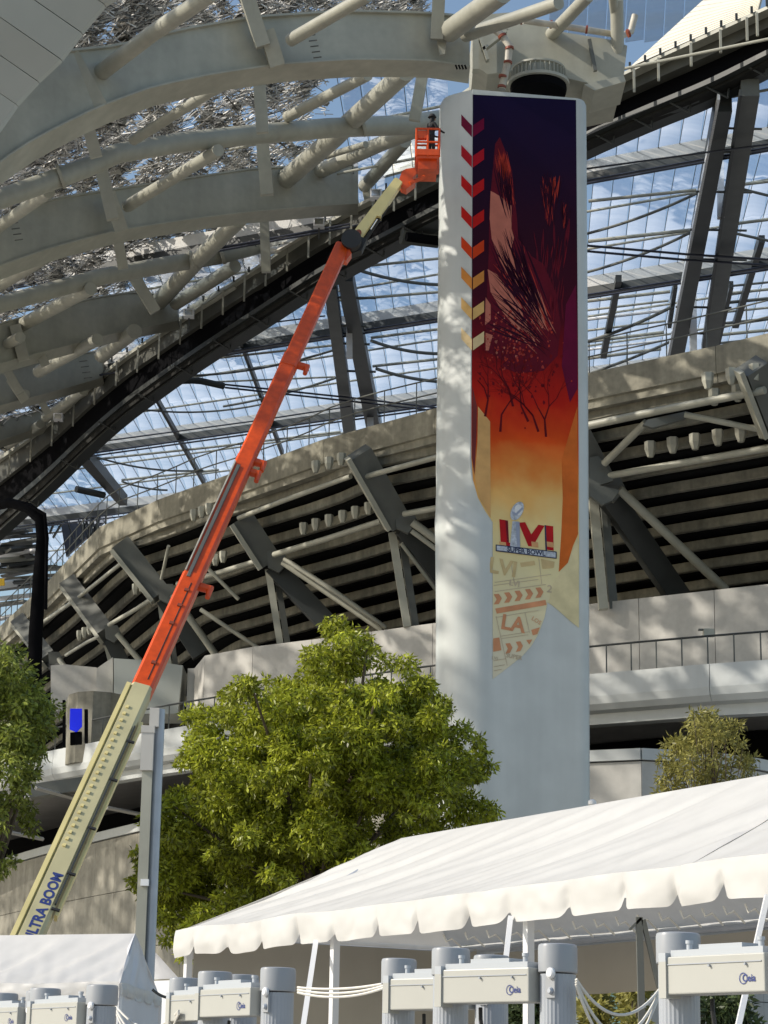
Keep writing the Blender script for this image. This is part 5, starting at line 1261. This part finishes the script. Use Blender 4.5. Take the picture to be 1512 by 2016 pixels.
# ================================================================== walk-through detectors
SEP = .68
def detector():
    t = thing('metal_detector', '', 'metal detector', (0, 0, 0), 'walk-through metal detectors in rows')
    nseg = 56
    for sx in (-1, 1):
        c = Vector((sx * SEP / 2, 0, 0)); s = B(); prof = []
        vs = []
        for z in (.05, 2.06):
            for k in range(nseg):
                r = .082 if k % 2 else .0803; an = 2 * math.pi * k / nseg; vs.append(c + Vector((r * math.cos(an) * 1.0, r * math.sin(an) * 1.15, z)))
        fs = [(k, (k + 1) % nseg, nseg + (k + 1) % nseg, nseg + k) for k in range(nseg)] + [tuple(range(nseg))[::-1], tuple(range(nseg, 2 * nseg))]
        p = s.add(vs, fs).build('post', M['det'], t)
        B().lathe(c, [(.084, 2.066), (.088, 2.070), (.088, 2.176), (.085, 2.188), (.078, 2.192)], 40, 1.02, 1.17).build('cap', M['detc'], p, True)
        B().lathe(c, [(.14, 0), (.14, .03), (.12, .05)], 28, 1.1, 1.25).build('foot', M['detc'], p, True)
        if sx == 1:
            B().lathe(c + Vector((.04, -.105, 2.06)), [(.018, -.012), (.024, -.006), (.024, .006), (.016, .014)], 14, R=Matrix.Rotation(rad(90), 3, 'X')).build('knob', M['white'], p, True)
            B().box(c + Vector((.03, -.092, 2.0)), (.055, .012, .09)).build('latch', M['detc'], p)
            B().lathe(c + Vector((.035, -.102, 1.985)), [(.013, -.008), (.016, 0), (.010, .012)], 12, R=Matrix.Rotation(rad(90), 3, 'X')).build('knob', M['polegrey'], p, True)
    xl, xr = -SEP / 2 + .03, SEP / 2 - .07; cx = (xl + xr) / 2; ln = xr - xl
    h = B().box((cx, -.06, 2.012), (ln, .15, .150)).build('header', M['deth'], t)
    bev = h.modifiers.new('bevel', 'BEVEL'); bev.width = .006; bev.segments = 2
    B().box((cx, -.136, 2.055), (ln - .03, .006, .004)).build('groove', M['det'], h)
    B().box((xl + .012, -.062, 1.995), (.042, .166, .145)).build('end_plate', M['deth'], h)
    l_ = B().box((xl + .012, -.062, 2.085), (.040, .166, .035)).build('end_block', M['detl'], h)
    B().box((cx + .01, -.055, 2.100), (ln - .06, .13, .026)).build('lid', M['detl'], h); B().box((cx + .03, -.055, 2.122), (ln * .42, .12, .018)).build('lid_rib', M['detl'], h)
    for x in (cx - ln * .34, cx + ln * .36): B().lathe((x, -.06, 2.11), [(.013, 0), (.013, .03), (.017, .03), (.017, .044)], 12).build('bolt', M['detl'], h, True)
    for x in (cx - .01, cx + ln * .33): B().lathe((x, -.136, 2.045), [(.005, 0), (.005, .012)], 8, R=Matrix.Rotation(rad(90), 3, 'X')).build('screw', M['det'], h)
    text_on('lettering', 'Ceia', .040, (xr - .085, -.1375, 1.99), (1, 0, 0), (0, 0, 1), M['blue'], h, .0008)
    s = B(); c = Vector((xr - .116, -.1378, 1.99)); 
    for k in range(20):
        a0, a1 = 2 * math.pi * k / 20, 2 * math.pi * (k + 1) / 20
        s.add([c + Vector((math.cos(a) * r, 0, math.sin(a) * r)) for a, r in ((a0, .019), (a1, .019), (a1, .0225), (a0, .0225))], [(0, 1, 2, 3)])
    s.build('emblem_ring', M['blue'], h)
    s = B(); s.tube([(-.12, -.03, 1.92), (-.11, -.04, 1.87), (-.105, -.035, 1.82)], .010, 6); s.tube([(-.105, -.035, 1.82), (-.09, -.03, 1.6), (-.095, -.02, .2)], .004, 5); s.build('lead', M['rubber'], t)
    return t
det0 = detector(); used = False
dets = [((1335, 1838), (1572, 1824), 'rightmost detector with its header cut off by the right edge of the photo'), ((888, 1868), (1098, 1860), 'large front detector of the middle pair, full header with blue logo'),
        ((803, 1888), (968, 1882), 'detector standing right behind the front detector of the middle pair'), ((430, 1914), (548, 1906), 'front detector of the pair under the left corner of the big tent'),
        ((372, 1926), (478, 1920), 'rear detector of the pair under the left corner of the big tent'), ((125, 1948), (202, 1940), 'detector with visible header in front of the small left tent'),
        ((30, 1958), (80, 1952), 'detector between the leftmost one and the one with the visible header at the lower left'), ((-52, 1962), (8, 1956), 'leftmost detector at the lower left edge, partly outside the photo')]
for (a, b, lab) in dets:
    pa_, pb_ = PZ(a[0], a[1], 2.19), PZ(b[0], b[1], 2.19); c = (pa_ + pb_) / 2; an = math.atan2(pb_.y - pa_.y, pb_.x - pa_.x)
    an = max(rad(-52), min(rad(-24), an)); t_s = min(1.15, max(.85, (pb_ - pa_).length / SEP)); c = pb_ - Vector((math.cos(an), math.sin(an), 0)) * SEP / 2 * t_s; t = det0 if not used else copy_tree(det0); used = True
    t.scale = (t_s, 1, 1); t.location = (c.x, c.y, 0); t.rotation_euler = (0, 0, an); t['label'] = lab
    print('det', c, math.degrees(an), (pb_ - pa_).length)
# white cables slung between the gates
def cable(name, a, b, sag, Ya, Yb, n, label, m='wire', r=.007):
    t = thing(name, label, 'cable', tuple(P(*a, Ya)), 'cables slung between the detectors')
    for k in range(n):
        pts = []
        for i in range(15):
            q = i / 14; p = P(lerp(a[0], b[0], q), lerp(a[1] + k * 5, b[1] + k * 3, q), lerp(Ya, Yb, q)); pts.append(p - Vector((0, 0, (sag * (1 + .35 * k)) * 4 * q * (1 - q) * (1 + .2 * math.sin(k)))))
        B().tube(pts, r, 6).build('strand', M[m], t, True)
cable('cable', (1134, 1928), (1300, 1946), .135, 10.0, 10.4, 3, 'white cables sagging between the middle pair and the rightmost detector')
cable('cable', (586, 1944), (772, 1933), .02, 12.0, 11.6, 3, 'nearly taut white cables from the left pair to the middle pair of detectors')
cable('cable', (226, 1978), (352, 1990), .12, 15.0, 13.2, 3, 'white cables sagging from the lower left detectors to the next pair')
cable('cable', (300, 1948), (352, 1962), .03, 17, 17, 1, 'dark thin cable right of the galvanised pole', 'charcoal', .012)
print('objects', len(bpy.data.objects))
